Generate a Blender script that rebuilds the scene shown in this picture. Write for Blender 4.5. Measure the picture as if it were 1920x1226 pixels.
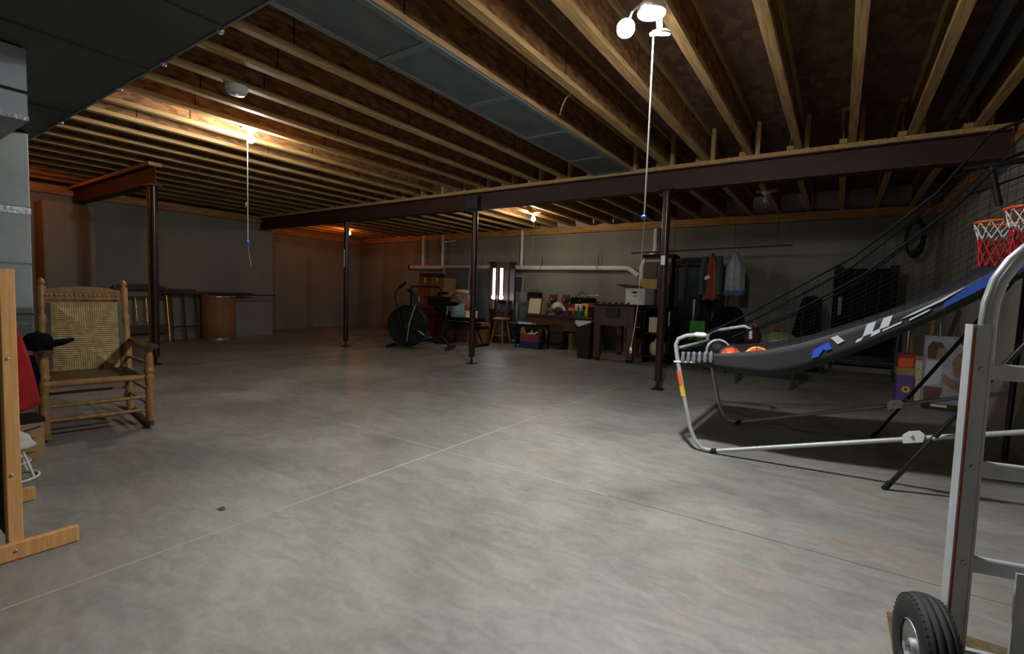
import bpy, math, random
from mathutils import Vector, Matrix
random.seed(7)
for o in list(bpy.data.objects): bpy.data.objects.remove(o)
S = bpy.context.scene
C = S.collection
PI = math.pi
R = math.radians

# ------------------------------------------------------------------ camera
cd = bpy.data.cameras.new('camera'); cam = bpy.data.objects.new('camera', cd); C.objects.link(cam)
cd.sensor_width = 36.0; cd.lens = 904.6 / 1920 * 36.0; cd.clip_start = 0.02; cd.clip_end = 60
_p, _r, _y = R(3.643), R(1.799), R(34.055)
_fw = Vector((-math.sin(_y) * math.cos(_p), math.cos(_y) * math.cos(_p), -math.sin(_p)))
_rt = Vector((math.cos(_y), math.sin(_y), 0)); _up = _rt.cross(_fw)
_R2 = math.cos(_r) * _rt + math.sin(_r) * _up; _U2 = -math.sin(_r) * _rt + math.cos(_r) * _up
cam.matrix_world = Matrix(((_R2.x, _U2.x, -_fw.x, 0), (_R2.y, _U2.y, -_fw.y, 0), (_R2.z, _U2.z, -_fw.z, 0.98), (0, 0, 0, 1)))
S.camera = cam
# ------------------------------------------------------------------ world, exposure
w = bpy.data.worlds.new('world'); S.world = w; w.use_nodes = True
w.node_tree.nodes['Background'].inputs[0].default_value = (0.5, 0.55, 0.6, 1)
w.node_tree.nodes['Background'].inputs[1].default_value = 0.0
vs = S.view_settings
vs.view_transform = 'Standard'; vs.look = 'None'; vs.gamma = 1.0; vs.use_curve_mapping = False; vs.exposure = 0.0
# lamp and glass-glow strengths (radiance of the glowing surfaces; each lamp is built further down)
L_REAR = 280.0
L_MAIN, L_PANEL, L_LEFT, L_FAR, L_ORANGE, L_ORANGE2, L_REFLECT = 2000.0, 850.0, 1000.0, 520.0, 280.0, 280.0, 4.0

# ------------------------------------------------------------------ materials
def srgb(h):
    v = [int(h[i:i+2], 16) / 255 for i in (0, 2, 4)]
    return tuple(c / 12.92 if c <= 0.04045 else ((c + 0.055) / 1.055) ** 2.4 for c in v) + (1,)
M = {}
def mat(name, col, rough=0.6, metal=0.0, col2=None, scale=6.0, stretch=(1, 1, 1), bump=0.0, detail=4.0, spec=0.5, lo=0.35, hi=0.65, bscale=None, coord='Object'):
    m = bpy.data.materials.new(name); m.use_nodes = True; nt = m.node_tree; b = nt.nodes['Principled BSDF']
    b.inputs['Roughness'].default_value = rough; b.inputs['Metallic'].default_value = metal
    b.inputs['Specular IOR Level'].default_value = spec
    c = srgb(col) if isinstance(col, str) else col
    b.inputs['Base Color'].default_value = c
    if col2 or bump:
        tc = nt.nodes.new('ShaderNodeTexCoord'); mp = nt.nodes.new('ShaderNodeMapping')
        mp.inputs['Scale'].default_value = stretch; nt.links.new(tc.outputs[coord], mp.inputs[0])
        nz = nt.nodes.new('ShaderNodeTexNoise'); nz.inputs['Scale'].default_value = scale; nz.inputs['Detail'].default_value = detail
        nt.links.new(mp.outputs[0], nz.inputs['Vector'])
        if col2:
            cr = nt.nodes.new('ShaderNodeValToRGB'); cr.color_ramp.elements[0].position = lo; cr.color_ramp.elements[1].position = hi
            cr.color_ramp.elements[0].color = c; cr.color_ramp.elements[1].color = srgb(col2)
            nt.links.new(nz.outputs['Fac'], cr.inputs[0]); nt.links.new(cr.outputs[0], b.inputs['Base Color'])
        if bump:
            bp = nt.nodes.new('ShaderNodeBump'); bp.inputs['Strength'].default_value = bump; bp.inputs['Distance'].default_value = 0.02
            nt.links.new(nz.outputs['Fac'], bp.inputs['Height']); nt.links.new(bp.outputs[0], b.inputs['Normal'])
    M[name] = m; return m
def glow(name, col, strength):
    m = bpy.data.materials.new(name); m.use_nodes = True; nt = m.node_tree
    nt.nodes.remove(nt.nodes['Principled BSDF']); e = nt.nodes.new('ShaderNodeEmission')
    e.inputs[0].default_value = col; e.inputs[1].default_value = strength
    nt.links.new(e.outputs[0], nt.nodes['Material Output'].inputs[0]); M[name] = m; return m

def floor_mat():
    m = bpy.data.materials.new('floor_concrete'); m.use_nodes = True; nt = m.node_tree; N = nt.nodes; Lk = nt.links; b = N['Principled BSDF']
    g = N.new('ShaderNodeNewGeometry')
    def noise(sc, det, rot=0, st=(1, 1, 1), dist=0):
        mp = N.new('ShaderNodeMapping'); mp.inputs['Rotation'].default_value[2] = rot; mp.inputs['Scale'].default_value = st
        Lk.new(g.outputs['Position'], mp.inputs[0]); n = N.new('ShaderNodeTexNoise'); n.inputs['Scale'].default_value = sc
        n.inputs['Detail'].default_value = det; n.inputs['Distortion'].default_value = dist; Lk.new(mp.outputs[0], n.inputs['Vector']); return n
    def ramp(n, a, bb, ca, cb):
        r = N.new('ShaderNodeValToRGB'); r.color_ramp.elements[0].position = a; r.color_ramp.elements[1].position = bb
        r.color_ramp.elements[0].color = ca; r.color_ramp.elements[1].color = cb; Lk.new(n.outputs['Fac'], r.inputs[0]); return r
    def mix(f, a, bb, mode='MIX'):
        x = N.new('ShaderNodeMix'); x.data_type = 'RGBA'; x.blend_type = mode
        if isinstance(f, float): x.inputs[0].default_value = f
        else: Lk.new(f.outputs[0], x.inputs[0])
        for i, v in ((6, a), (7, bb)):
            if isinstance(v, tuple): x.inputs[i].default_value = v
            else: Lk.new(v.outputs[2] if v.bl_idname == 'ShaderNodeMix' else v.outputs[0], x.inputs[i])
        return x
    big = ramp(noise(0.9, 6, dist=0.6), 0.3, 0.72, srgb('77746d'), srgb('9d9a92'))
    swirl = ramp(noise(5.5, 9, 0.5, (1, 2.4, 1), 1.2), 0.36, 0.62, (0.78, 0.78, 0.77, 1), (1, 1, 1, 1))
    c1 = mix(1.0, big, swirl, 'MULTIPLY')
    red = ramp(noise(1.7, 5, 1.0, (1, 1.4, 1), 0.8), 0.60, 0.78, (0, 0, 0, 1), (0.45, 0.45, 0.45, 1))
    c2 = mix(red, c1, srgb('a07e68'))
    fine = ramp(noise(40, 3), 0.3, 0.7, (0.9, 0.9, 0.9, 1), (1.05, 1.05, 1.05, 1))
    c3 = mix(1.0, c2, fine, 'MULTIPLY')
    Lk.new(c3.outputs[2], b.inputs['Base Color'])
    rr = ramp(noise(2.5, 5, 0.3, (1, 1.8, 1), 1.0), 0.3, 0.7, (0.36,) * 3 + (1,), (0.56,) * 3 + (1,)); Lk.new(rr.outputs[0], b.inputs['Roughness'])
    bp = N.new('ShaderNodeBump'); bp.inputs['Strength'].default_value = 0.08; bp.inputs['Distance'].default_value = 0.01
    Lk.new(noise(9, 6, 0.4, (1, 2, 1), 1.5).outputs['Fac'], bp.inputs['Height']); Lk.new(bp.outputs[0], b.inputs['Normal'])
    M['floor'] = m
floor_mat()
def wall_mat():
    m = bpy.data.materials.new('wall_concrete'); m.use_nodes = True; nt = m.node_tree; N = nt.nodes; Lk = nt.links; b = N['Principled BSDF']
    g = N.new('ShaderNodeNewGeometry')
    n1 = N.new('ShaderNodeTexNoise'); n1.inputs['Scale'].default_value = 1.1; n1.inputs['Detail'].default_value = 7
    mp = N.new('ShaderNodeMapping'); mp.inputs['Scale'].default_value = (1, 1, 0.45); Lk.new(g.outputs['Position'], mp.inputs[0]); Lk.new(mp.outputs[0], n1.inputs['Vector'])
    r1 = N.new('ShaderNodeValToRGB'); r1.color_ramp.elements[0].position = 0.3; r1.color_ramp.elements[1].position = 0.72
    r1.color_ramp.elements[0].color = srgb('79756c'); r1.color_ramp.elements[1].color = srgb('8f8b81'); Lk.new(n1.outputs['Fac'], r1.inputs[0])
    # form-panel seams left in the poured wall: every 0.61 m along, one level line
    sp = N.new('ShaderNodeSeparateXYZ'); Lk.new(g.outputs['Position'], sp.inputs[0])
    add = N.new('ShaderNodeMath'); add.operation = 'ADD'; Lk.new(sp.outputs[0], add.inputs[0]); Lk.new(sp.outputs[1], add.inputs[1])
    pp = N.new('ShaderNodeMath'); pp.operation = 'PINGPONG'; pp.inputs[1].default_value = 0.46; Lk.new(add.outputs[0], pp.inputs[0])
    lt = N.new('ShaderNodeMath'); lt.operation = 'LESS_THAN'; lt.inputs[1].default_value = 0.008; Lk.new(pp.outputs[0], lt.inputs[0])
    mu = N.new('ShaderNodeMath'); mu.operation = 'MULTIPLY'; mu.inputs[1].default_value = 0.22; Lk.new(lt.outputs[0], mu.inputs[0])
    mx = N.new('ShaderNodeMix'); mx.data_type = 'RGBA'; Lk.new(mu.outputs[0], mx.inputs[0]); Lk.new(r1.outputs[0], mx.inputs[6]); mx.inputs[7].default_value = srgb('5b5954')
    Lk.new(mx.outputs[2], b.inputs['Base Color']); b.inputs['Roughness'].default_value = 0.85
    bp = N.new('ShaderNodeBump'); bp.inputs['Strength'].default_value = 0.15; bp.inputs['Distance'].default_value = 0.01; Lk.new(n1.outputs['Fac'], bp.inputs['Height']); Lk.new(bp.outputs[0], b.inputs['Normal'])
    M['wall'] = m
wall_mat()
def osb_mat(name, a, b_, sc):
    m = bpy.data.materials.new(name); m.use_nodes = True; nt = m.node_tree; N = nt.nodes; Lk = nt.links; b = N['Principled BSDF']
    tc = N.new('ShaderNodeTexCoord'); mp = N.new('ShaderNodeMapping'); mp.inputs['Scale'].default_value = (1, 0.5, 1.6); Lk.new(tc.outputs['Object'], mp.inputs[0])
    v = N.new('ShaderNodeTexVoronoi'); v.inputs['Scale'].default_value = sc; Lk.new(mp.outputs[0], v.inputs['Vector'])
    r = N.new('ShaderNodeValToRGB'); r.color_ramp.elements[0].color = srgb(a); r.color_ramp.elements[1].color = srgb(b_)
    s = N.new('ShaderNodeSeparateColor'); Lk.new(v.outputs['Color'], s.inputs[0]); Lk.new(s.outputs[0], r.inputs[0]); Lk.new(r.outputs[0], b.inputs['Base Color'])
    b.inputs['Roughness'].default_value = 0.8; M[name] = m
osb_mat('osb', '6a4226', '9c7040', 26.0)
osb_mat('osb_deck', '66493a', '84674e', 18.0)
mat('pine', '947244', 0.7, col2='bd9a66', scale=5, stretch=(12, 0.8, 12), lo=0.3, hi=0.6)
mat('lumber', 'c48a4e', 0.6, col2='dcab6c', scale=5, stretch=(14, 14, 1), lo=0.3, hi=0.7)
mat('sill_wood', '9a6a3c', 0.7, col2='c08a50', scale=4, stretch=(1, 1, 6))
mat('red_steel', '3e271f', 0.6, 0.0, col2='482d26', scale=4, spec=0.3)
mat('post_steel', '33211e', 0.32, 0.3)
mat('jack_screw', '2a2420', 0.5, 0.6)
mat('galv', '6f7678', 0.5, 0.35, col2='8a9192', scale=7, bump=0.05)
mat('galv_dark', '4c4f4e', 0.6, 0.15, col2='565956', scale=3)
mat('duct_board', '6d7679', 0.75, 0.0, col2='7f888a', scale=6)
mat('rim_foam', 'b4acad', 0.9, col2='a39b9c', scale=3)
mat('pan_sheet', '565e60', 0.7, 0.1, col2='636b6d', scale=4)
mat('pan_tape', '6d7577', 0.6, 0.1)
mat('column_sheet', '99a1a5', 0.6, 0.1, col2='aab2b5', scale=3)
mat('tape', 'aab0b2', 0.35, 0.6, col2='8d9294', scale=30, bump=0.3)
mat('chair_wood', '896436', 0.42, col2='a67c4a', scale=6, stretch=(6, 6, 1))
mat('chair_dark', '3a2617', 0.45, col2='4d3420', scale=6)
mat('rush', 'cbb381', 0.85, col2='a98f5c', scale=25)
mat('rush_dark', '6a5634', 0.9)
mat('black', '121212', 0.6, spec=0.3)
mat('black_cloth', '0c0c0d', 0.95, col2='141416', scale=20, bump=0.2, spec=0.1)
mat('black_gloss', '151516', 0.25)
mat('black_plastic', '1b1c1d', 0.45)
mat('ramp_black', '1d1d1f', 0.75, col2='232326', scale=5)
mat('charcoal', '2b2c2d', 0.8, col2='333435', scale=5)
mat('red_cloth', 'a8121c', 0.9, col2='8d0d16', scale=8, bump=0.2)
mat('red', '9a1d1d', 0.5)
mat('red_dark', '5c1718', 0.7)
mat('white', 'd8d8d4', 0.55)
mat('white_cloth', 'c9c6be', 0.9, col2='b3b0a6', scale=12, bump=0.3)
mat('white_tube', 'a9abad', 0.4, 0.2)
mat('pvc', 'd8d6cc', 0.4)
mat('cardboard', 'a07a50', 0.85, col2='ad875c', scale=5)
mat('cardboard_dark', '7a5636', 0.85, col2='8a6340', scale=5)
mat('orange_box', '8f4a28', 0.8, col2='7d4020', scale=5)
mat('drum', '916743', 0.7, col2='805837', scale=4)
mat('steel', 'b0b2b4', 0.3, 0.9)
mat('alu', 'b4b7b9', 0.45, 0.35, col2='a2a5a8', scale=18, stretch=(1, 1, 0.3))
mat('alu_tube', 'a4a7ab', 0.3, 0.55)
mat('brass', 'c79a3a', 0.22, 0.95)
mat('dark_wood', '33201a', 0.45, col2='3f2820', scale=6, stretch=(8, 8, 1))
mat('brown_wood', '4a2f22', 0.5, col2='56382a', scale=6)
mat('stool_wood', '8a5c34', 0.5, col2='9c6b40', scale=7, stretch=(6, 6, 1))
mat('glass', '2c3033', 0.12, 0.0)
mat('screen_grey', '4b5052', 0.8, col2='545a5c', scale=6)
mat('frame_grey', 'a3a294', 0.6)
mat('cream', 'cdbd98', 0.7)
mat('light_blue', '7fa3ad', 0.8, col2='6c929c', scale=9)
mat('pattern', '4d6660', 0.9, col2='b0603c', scale=9, lo=0.45, hi=0.52)
mat('towel', 'b7a983', 0.95, bump=0.3, scale=30)
mat('orange', 'e05a2a', 0.5)
mat('yellow', 'dcb62a', 0.5)
mat('scrap', '8a6a70', 0.6)
mat('pink', 'd0355a', 0.4)
mat('purple', '5b4a86', 0.6)
mat('magenta', '7a2f62', 0.7)
mat('green', '2f8a5c', 0.6)
mat('bright_green', '3fae2a', 0.5)
mat('olive', '79864a', 0.8, col2='8e9a5e', scale=9)
mat('ochre', '6e6420', 0.7)
mat('navy', '24324e', 0.7)
mat('blue', '1a428f', 0.5)
mat('print_white', 'bcc2ca', 0.5)
mat('print_blue', '2a56c0', 0.5)
mat('skin_tone', '9a776a', 0.7, col2='856052', scale=6)
mat('print_brown', '6f4f44', 0.7)
mat('hair_tone', '5a4030', 0.8)
mat('rust_jacket', '9a4a2a', 0.85, col2='8a3f24', scale=8)
mat('teal_dark', '33474c', 0.85)
mat('maroon', '4c1d1c', 0.9)
mat('vest_grey', 'a9adb2', 0.85, col2='8f9399', scale=9)
mat('pin_grey', '6f7276', 0.6)
mat('vest_blue', '4d6488', 0.85)
mat('teddy', '5a2d1e', 0.95, bump=0.5, scale=40)
mat('rubber', '151617', 0.75, col2='1e1f20', scale=20)
mat('mat_brown', '6a5838', 0.95, col2='4a3f28', scale=40, bump=0.6)
mat('hoop_orange', 'd8541c', 0.4)
mat('cord_red', 'b01c1c', 0.8)
mat('cord_white', 'cfcac6', 0.8)
mat('string', 'd9d7d0', 0.7)
mat('blue_knob', '3a5fc0', 0.4)
mat('joint', 'b5afa4', 0.9)
mat('joint_dark', '6f6a62', 0.9)
mat('ceramic', 'd4d4d0', 0.35)
mat('clear_bulb', 'd7d9dc', 0.15)
mat('pipe_grey', '3f4a52', 0.5, 0.3)
glow('lamp_white', (0.96, 0.99, 1.0, 1), L_MAIN)
glow('lamp_panel', (0.96, 0.99, 1.0, 1), L_PANEL)
glow('lamp_rear', (1.0, 0.97, 0.92, 1), L_REAR)
glow('lamp_left', (1.0, 0.98, 0.88, 1), L_LEFT)
glow('lamp_far', (1.0, 0.90, 0.72, 1), L_FAR)
glow('lamp_orange_near', (1.0, 0.26, 0.03, 1), L_ORANGE2)
glow('lamp_orange', (1.0, 0.28, 0.04, 1), L_ORANGE)
glow('reflect_glow', (0.95, 0.98, 1.0, 1), L_REFLECT)  # emission standing in for reflections in the cabinet glass
glow('reflect_glow_end', (0.95, 0.98, 1.0, 1), L_REFLECT * 5)

# ------------------------------------------------------------------ mesh builder
class B:
    def __init__(s): s.v = []; s.f = []; s.s = []
    def add(s, vs, fs, smooth=False, T=None):
        n = len(s.v)
        s.v += [tuple(T @ Vector(p)) if T else tuple(p) for p in vs]
        s.f += [tuple(i + n for i in f) for f in fs]; s.s += [smooth] * len(fs); return s
    def box(s, x0, x1, y0, y1, z0, z1, T=None):
        v = [(x, y, z) for z in (z0, z1) for y in (y0, y1) for x in (x0, x1)]
        return s.add(v, [(0, 2, 3, 1), (4, 5, 7, 6), (0, 1, 5, 4), (2, 6, 7, 3), (0, 4, 6, 2), (1, 3, 7, 5)], False, T)
    def bbox(s, x0, x1, y0, y1, z0, z1, b=0.01, T=None):   # box with chamfered upright and level edges
        v = []; pts = [(x0 + b, y0), (x1 - b, y0), (x1, y0 + b), (x1, y1 - b), (x1 - b, y1), (x0 + b, y1), (x0, y1 - b), (x0, y0 + b)]
        cx, cy = (x0 + x1) / 2, (y0 + y1) / 2
        def ins(p): return (cx + (p[0] - cx) * max(0, 1 - 2 * b / max(1e-6, x1 - x0)), cy + (p[1] - cy) * max(0, 1 - 2 * b / max(1e-6, y1 - y0)))
        for z, q in ((z0, [ins(p) for p in pts]), (z0 + b, pts), (z1 - b, pts), (z1, [ins(p) for p in pts])): v += [(p[0], p[1], z) for p in q]
        f = [tuple(range(7, -1, -1)), tuple(range(24, 32))]
        for k in range(3):
            for i in range(8): j = (i + 1) % 8; f.append((k * 8 + i, k * 8 + j, k * 8 + 8 + j, k * 8 + 8 + i))
        return s.add(v, f, False, T)
    def tube(s, pts, r, n=10, closed=False, caps=True, T=None, flat=1.0):
        pts = [Vector(p) for p in pts]; m = len(pts); rs = r if isinstance(r, (list, tuple)) else [r] * m
        v = []; prev = None
        for i, p in enumerate(pts):
            if closed: t = pts[(i + 1) % m] - pts[i - 1]
            else: t = pts[min(i + 1, m - 1)] - pts[max(i - 1, 0)]
            t.normalize()
            if prev is None:
                a = Vector((0, 0, 1)) if abs(t.z) < 0.9 else Vector((1, 0, 0)); u = t.cross(a).normalized()
            else: u = (prev - t * prev.dot(t)).normalized()
            prev = u; w_ = t.cross(u)
            for k in range(n): q = 2 * PI * k / n; v.append(p + rs[i] * (math.cos(q) * u + flat * math.sin(q) * w_))
        f = []
        for i in range(m if closed else m - 1):
            a, b_ = i * n, ((i + 1) % m) * n
            for k in range(n): l = (k + 1) % n; f.append((a + k, a + l, b_ + l, b_ + k))
        s.add(v, f, True, T)
        if caps and not closed: s.add(v[:n], [tuple(range(n - 1, -1, -1))], False, T); s.add(v[-n:], [tuple(range(n))], False, T)
        return s
    def lathe(s, prof, o=(0, 0, 0), axis=(0, 0, 1), n=16, T=None, sharp=False, caps=True):   # prof: (radius, height)
        ax = Vector(axis).normalized(); q = Vector((0, 0, 1)).rotation_difference(ax).to_matrix().to_4x4(); A = Matrix.Translation(o) @ q
        if T: A = T @ A
        v = [(r * math.cos(2 * PI * k / n), r * math.sin(2 * PI * k / n), h) for r, h in prof for k in range(n)]
        f = [(i * n + k, i * n + (k + 1) % n, (i + 1) * n + (k + 1) % n, (i + 1) * n + k) for i in range(len(prof) - 1) for k in range(n)]
        s.add(v, f, not sharp, A)
        if caps and prof[0][0] > 1e-5: s.add(v[:n], [tuple(range(n - 1, -1, -1))], False, A)
        if caps and prof[-1][0] > 1e-5: s.add(v[-n:], [tuple(range(n))], False, A)
        return s
    def ball(s, c, r, n=12, m=8, T=None, squash=(1, 1, 1)):
        v = []; f = []
        for i in range(m + 1):
            a = PI * i / m
            for k in range(n): q = 2 * PI * k / n; v.append((c[0] + squash[0] * r * math.sin(a) * math.cos(q), c[1] + squash[1] * r * math.sin(a) * math.sin(q), c[2] - squash[2] * r * math.cos(a)))
        for i in range(m):
            for k in range(n): l = (k + 1) % n; f.append((i * n + k, i * n + l, (i + 1) * n + l, (i + 1) * n + k))
        return s.add(v, f, True, T)
    def prism(s, poly, d0, d1, plane='xz', T=None):   # polygon in a plane, extruded along the third axis
        def P(a, b_, d): return {'xz': (a, d, b_), 'yz': (d, a, b_), 'xy': (a, b_, d)}[plane]
        n = len(poly); v = [P(a, b_, d0) for a, b_ in poly] + [P(a, b_, d1) for a, b_ in poly]
        f = [tuple(range(n)), tuple(range(2 * n - 1, n - 1, -1))] + [(i, i + n, (i + 1) % n + n, (i + 1) % n) for i in range(n)]
        return s.add(v, f, False, T)
    def sheet(s, fn, nu, nv, th=0.004, T=None, smooth=True):   # fn(u,v)->point ; a thin cloth with real thickness
        P = [[Vector(fn(i / nu, j / nv)) for j in range(nv + 1)] for i in range(nu + 1)]; top = []; bot = []
        for i in range(nu + 1):
            for j in range(nv + 1):
                a = P[min(i + 1, nu)][j] - P[max(i - 1, 0)][j]; b_ = P[i][min(j + 1, nv)] - P[i][max(j - 1, 0)]
                nn = a.cross(b_); nn = nn.normalized() if nn.length > 1e-9 else Vector((0, 0, 1))
                top.append(P[i][j] + nn * th / 2); bot.append(P[i][j] - nn * th / 2)
        W_ = nv + 1; K = len(top); f = []
        for i in range(nu):
            for j in range(nv):
                a, b_, c, d = i * W_ + j, (i + 1) * W_ + j, (i + 1) * W_ + j + 1, i * W_ + j + 1
                f.append((a, b_, c, d)); f.append((K + d, K + c, K + b_, K + a))
        for i in range(nu): f += [(i * W_, K + i * W_, K + (i + 1) * W_, (i + 1) * W_), (i * W_ + nv, (i + 1) * W_ + nv, K + (i + 1) * W_ + nv, K + i * W_ + nv)]
        for j in range(nv): f += [(j, j + 1, K + j + 1, K + j), (nu * W_ + j, K + nu * W_ + j, K + nu * W_ + j + 1, nu * W_ + j + 1)]
        return s.add(top + bot, f, smooth, T)
    def mesh(s, name, m):
        me = bpy.data.meshes.new(name); me.from_pydata(s.v, [], s.f); me.update()
        me.polygons.foreach_set('use_smooth', s.s); me.materials.append(M[m]); return me
    def build(s, name, m, parent=None):
        o = bpy.data.objects.new(name, s.mesh(name, m)); C.objects.link(o)
        if parent: o.parent = parent
        return o
def link(name, me, parent=None, loc=(0, 0, 0), rz=0):
    o = bpy.data.objects.new(name, me); C.objects.link(o); o.location = loc; o.rotation_euler[2] = rz
    if parent: o.parent = parent
    return o
def tag(o, label, cat, group=None):
    o['label'] = label; o['category'] = cat
    if group: o['group'] = group
    return o
def thing(name, label, cat, loc=(0, 0, 0), rz=0, group=None):
    o = bpy.data.objects.new(name, None); C.objects.link(o); o.location = loc; o.rotation_euler[2] = rz; o.empty_display_size = 0.1
    return tag(o, label, cat, group)
def struct(name, b, m, parent=None):
    o = b.build(name, m, parent)
    if not parent: o['kind'] = 'structure'
    return o
def part(b, name, m, parent): return b.build(name, m, parent)
def rot(ax, a, o=(0, 0, 0)): return Matrix.Translation(o) @ Matrix.Rotation(a, 4, ax) @ Matrix.Translation(-Vector(o))

# ------------------------------------------------------------------ room shell
XR, XL, XL2, YB, YF = 1.08, -10.0, -11.4, 9.0, -2.6
YC = 5.66          # where the near left wall ends and the far bay begins
ZJ = 2.44          # underside of joists
ZW = 2.31          # top of the poured walls
ZD = 2.76          # underside of deck
fl = struct('floor', B().box(XL2 - .2, XR + .2, YF - .2, YB + .2, -0.12, 0), 'floor')
def cut(x0, x1, y0, y1, m='joint'): part(B().box(x0, x1, y0, y1, -0.01, 0.0012), 'saw_cut', m, fl)
cut(-2.0122, -2.0078, YF, 2.236, 'joint'); cut(-2.0122, -2.0078, 2.242, 5.2, 'joint')
cut(XL, -2.013, 2.2365, 2.2412, 'joint'); cut(-2.007, -0.9, 2.2365, 2.2412, 'joint'); cut(-0.9, XR, 2.2365, 2.2415, 'joint_dark')
cut(-6.512, -6.507, 2.7, YB, 'joint')
struct('wall_back', B().box(XL2 - .2, XR + .2, YB, YB + .2, 0, ZW), 'wall')
struct('wall_right', B().box(XR, XR + .2, YF, YB, 0, ZW), 'wall')
struct('wall_left', B().box(XL - .2, XL, YF, YC, 0, ZW).box(XL2, XL - .19, YC - .2, YC, 0, ZW - .001), 'wall')
struct('wall_left_bay', B().box(XL2 - .2, XL2, YC - .2, YB, 0, ZW), 'wall')
struct('wall_front', B().box(XL - .2, XR + .2, YF - .2, YF, 0, ZD), 'wall')
struct('wall_pilaster', B().bbox(XL - .05, -9.62, 2.02, 2.62, 0, 2.172, 0.02), 'wall')
# sill plates and rim boards on top of the walls
tr = struct('trim_1', B().box(XL2 - .02, XR, YB - .09, YB + .06, ZW, ZJ), 'sill_wood')
part(B().box(XL2 - .02, XR, YB + .03, YB + .06, ZJ, ZD), 'rim_board', 'rim_foam', tr)
tr = struct('trim_2', B().box(XL - .06, XL + .09, YF, YC + .02, ZW, ZJ), 'sill_wood')
part(B().box(XL - .06, XL - .03, YF, YC, ZJ, ZD), 'rim_board', 'osb', tr)
tr = struct('trim_3', B().box(XL2 - .06, XL2 + .09, YC, YB - .09, ZW, ZJ), 'sill_wood')
part(B().box(XL2 - .06, XL2 - .03, YC, YB, ZJ, ZD), 'rim_board', 'osb', tr)
tr = struct('trim_4', B().box(XR - .02, XR + .1, YF, YB - .09, ZW, ZJ), 'sill_wood')
part(B().box(XR + .02, XR + .06, YF, YB, ZJ, ZD), 'rim_board', 'osb', tr)
ce = struct('ceiling', B().box(XL2 - .2, XR + .2, YF - .2, YB + .2, ZD, ZD + .02), 'osb_deck')
# I-joists: OSB web + two pine flanges
def joist_meshes(y0, y1):
    y0 -= 0; 
    wb = B().box(-.005, .005, y0, y1, ZJ + .036, ZD - .038).mesh('joist', 'osb')
    fb = B().box(-.030, .030, y0, y1, ZJ, ZJ + .037).mesh('flange', 'pine')
    ft = B().box(-.030, .030, y0, y1, ZD - .038, ZD - .001).mesh('flange', 'pine')
    st = B().box(.0048, .0062, -.004, .004, ZJ + .037, ZD - .038).mesh('seam', 'black')
    return wb, fb, ft, st
JN = joist_meshes(YF, 5.47); JF = joist_meshes(5.29, YB - .02)
xs = [0.83 - 0.4135 * k for k in range(30)]
blk = B().box(-.02, .02, -.045, .045, ZJ, ZD - .001).mesh('squash_block', 'pine')
for i, x in enumerate(xs):
    if x > XL - .1 + .2:
        j = link('joist', JN[0], ce, (x, 0, 0)); link('flange', JN[1], j); link('flange', JN[2], j)
        for q in range(4): link('web_seam', JN[3], j, (0, .55 + 1.22 * q + .4 * ((i * 7) % 3) / 3, 0))
        link('squash_block', blk, ce, (x + .065, 5.36, 0))
    xf = x - 0.066
    if xf > XL2 + .1:
        j = link('joist', JF[0], ce, (xf, 0, 0)); link('flange', JF[1], j); link('flange', JF[2], j)

# ------------------------------------------------------------------ steel beams and posts
def ibeam(name, label, x0, x1, y, zb, zt, w_, plate=True):
    t = thing(name, label, 'beam', ((x0 + x1) / 2, y, zb)); T = Matrix.Translation((-(x0 + x1) / 2, -y, -zb))
    part(B().box(x0, x1, y - .0045, y + .0045, zb + .012, zt - .012, T), 'web', 'red_steel', t)
    part(B().box(x0, x1, y - w_, y + w_, zb, zb + .012, T), 'bottom_flange', 'red_steel', t)
    part(B().box(x0, x1, y - w_, y + w_, zt - .012, zt, T), 'top_flange', 'red_steel', t)
    if plate: part(B().box(x0, x1, y - w_ - .004, y + w_ + .004, zt, ZJ, T), 'nailer_plate', 'pine', t)
    return t
bm = ibeam('steel_beam', 'long dark red steel beam carried on three posts across the basement', XL + .03, XR - .05, 5.38, 2.178, 2.400, .066)
part(B().box(-.1, .1, -.075, -.062, -.03, .19, Matrix.Translation((-4.33 - (XL + XR - .02) / 2, 0, 0))), 'splice_plate', 'charcoal', bm)
sb = ibeam('steel_beam', 'short rust red steel beam on a single post by the left wall', -9.93, -6.86, 2.44, 2.178, 2.400, .066)
def post(label, x, y, r=.042, zt=2.178, group=None):
    t = thing('support_post', label, 'post', (x, y, 0), 0, group)
    part(B().box(-.075, .075, -.075, .075, zt - .012, zt - .0005), 'cap_plate', 'post_steel', t)
    part(B().lathe([(r, .115), (r, zt - .012)], n=18), 'shaft', 'post_steel', t)
    part(B().lathe([(r + .004, .10), (r + .004, .118)], n=18), 'collar', 'post_steel', t)
    part(B().lathe([(.016, .008), (.016, .10)], n=12), 'jack_screw', 'jack_screw', t)
    part(B().box(-.06, .06, -.06, .06, 0.001, .010), 'base_plate', 'jack_screw', t)
    return t
p1 = post('dark post under the long beam, in front of the far left bay wall', -7.22, 5.42)
p2 = post('dark post under the long beam, beside the exercise bike', -4.32, 5.38)
p3 = post('dark red-brown post under the long beam, in front of the black cabinets', -1.61, 5.30)
p4 = post('dark post under the short beam, behind the rocking chair', -6.93, 2.44)
part(B().box(-.022, .022, -.046, -.042, 1.37, 1.47), 'paper_label', 'white', p3)
part(B().box(-.012, .012, -.046, -.042, 1.40, 1.70), 'paper_label', 'white', p1)
tag(B().box(-7.07, -7.03, 2.42, 2.46, 0.0, 2.176).build('wooden_stud', 'sill_wood'), 'bare wooden stud beside the post under the short beam', 'stud')

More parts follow.
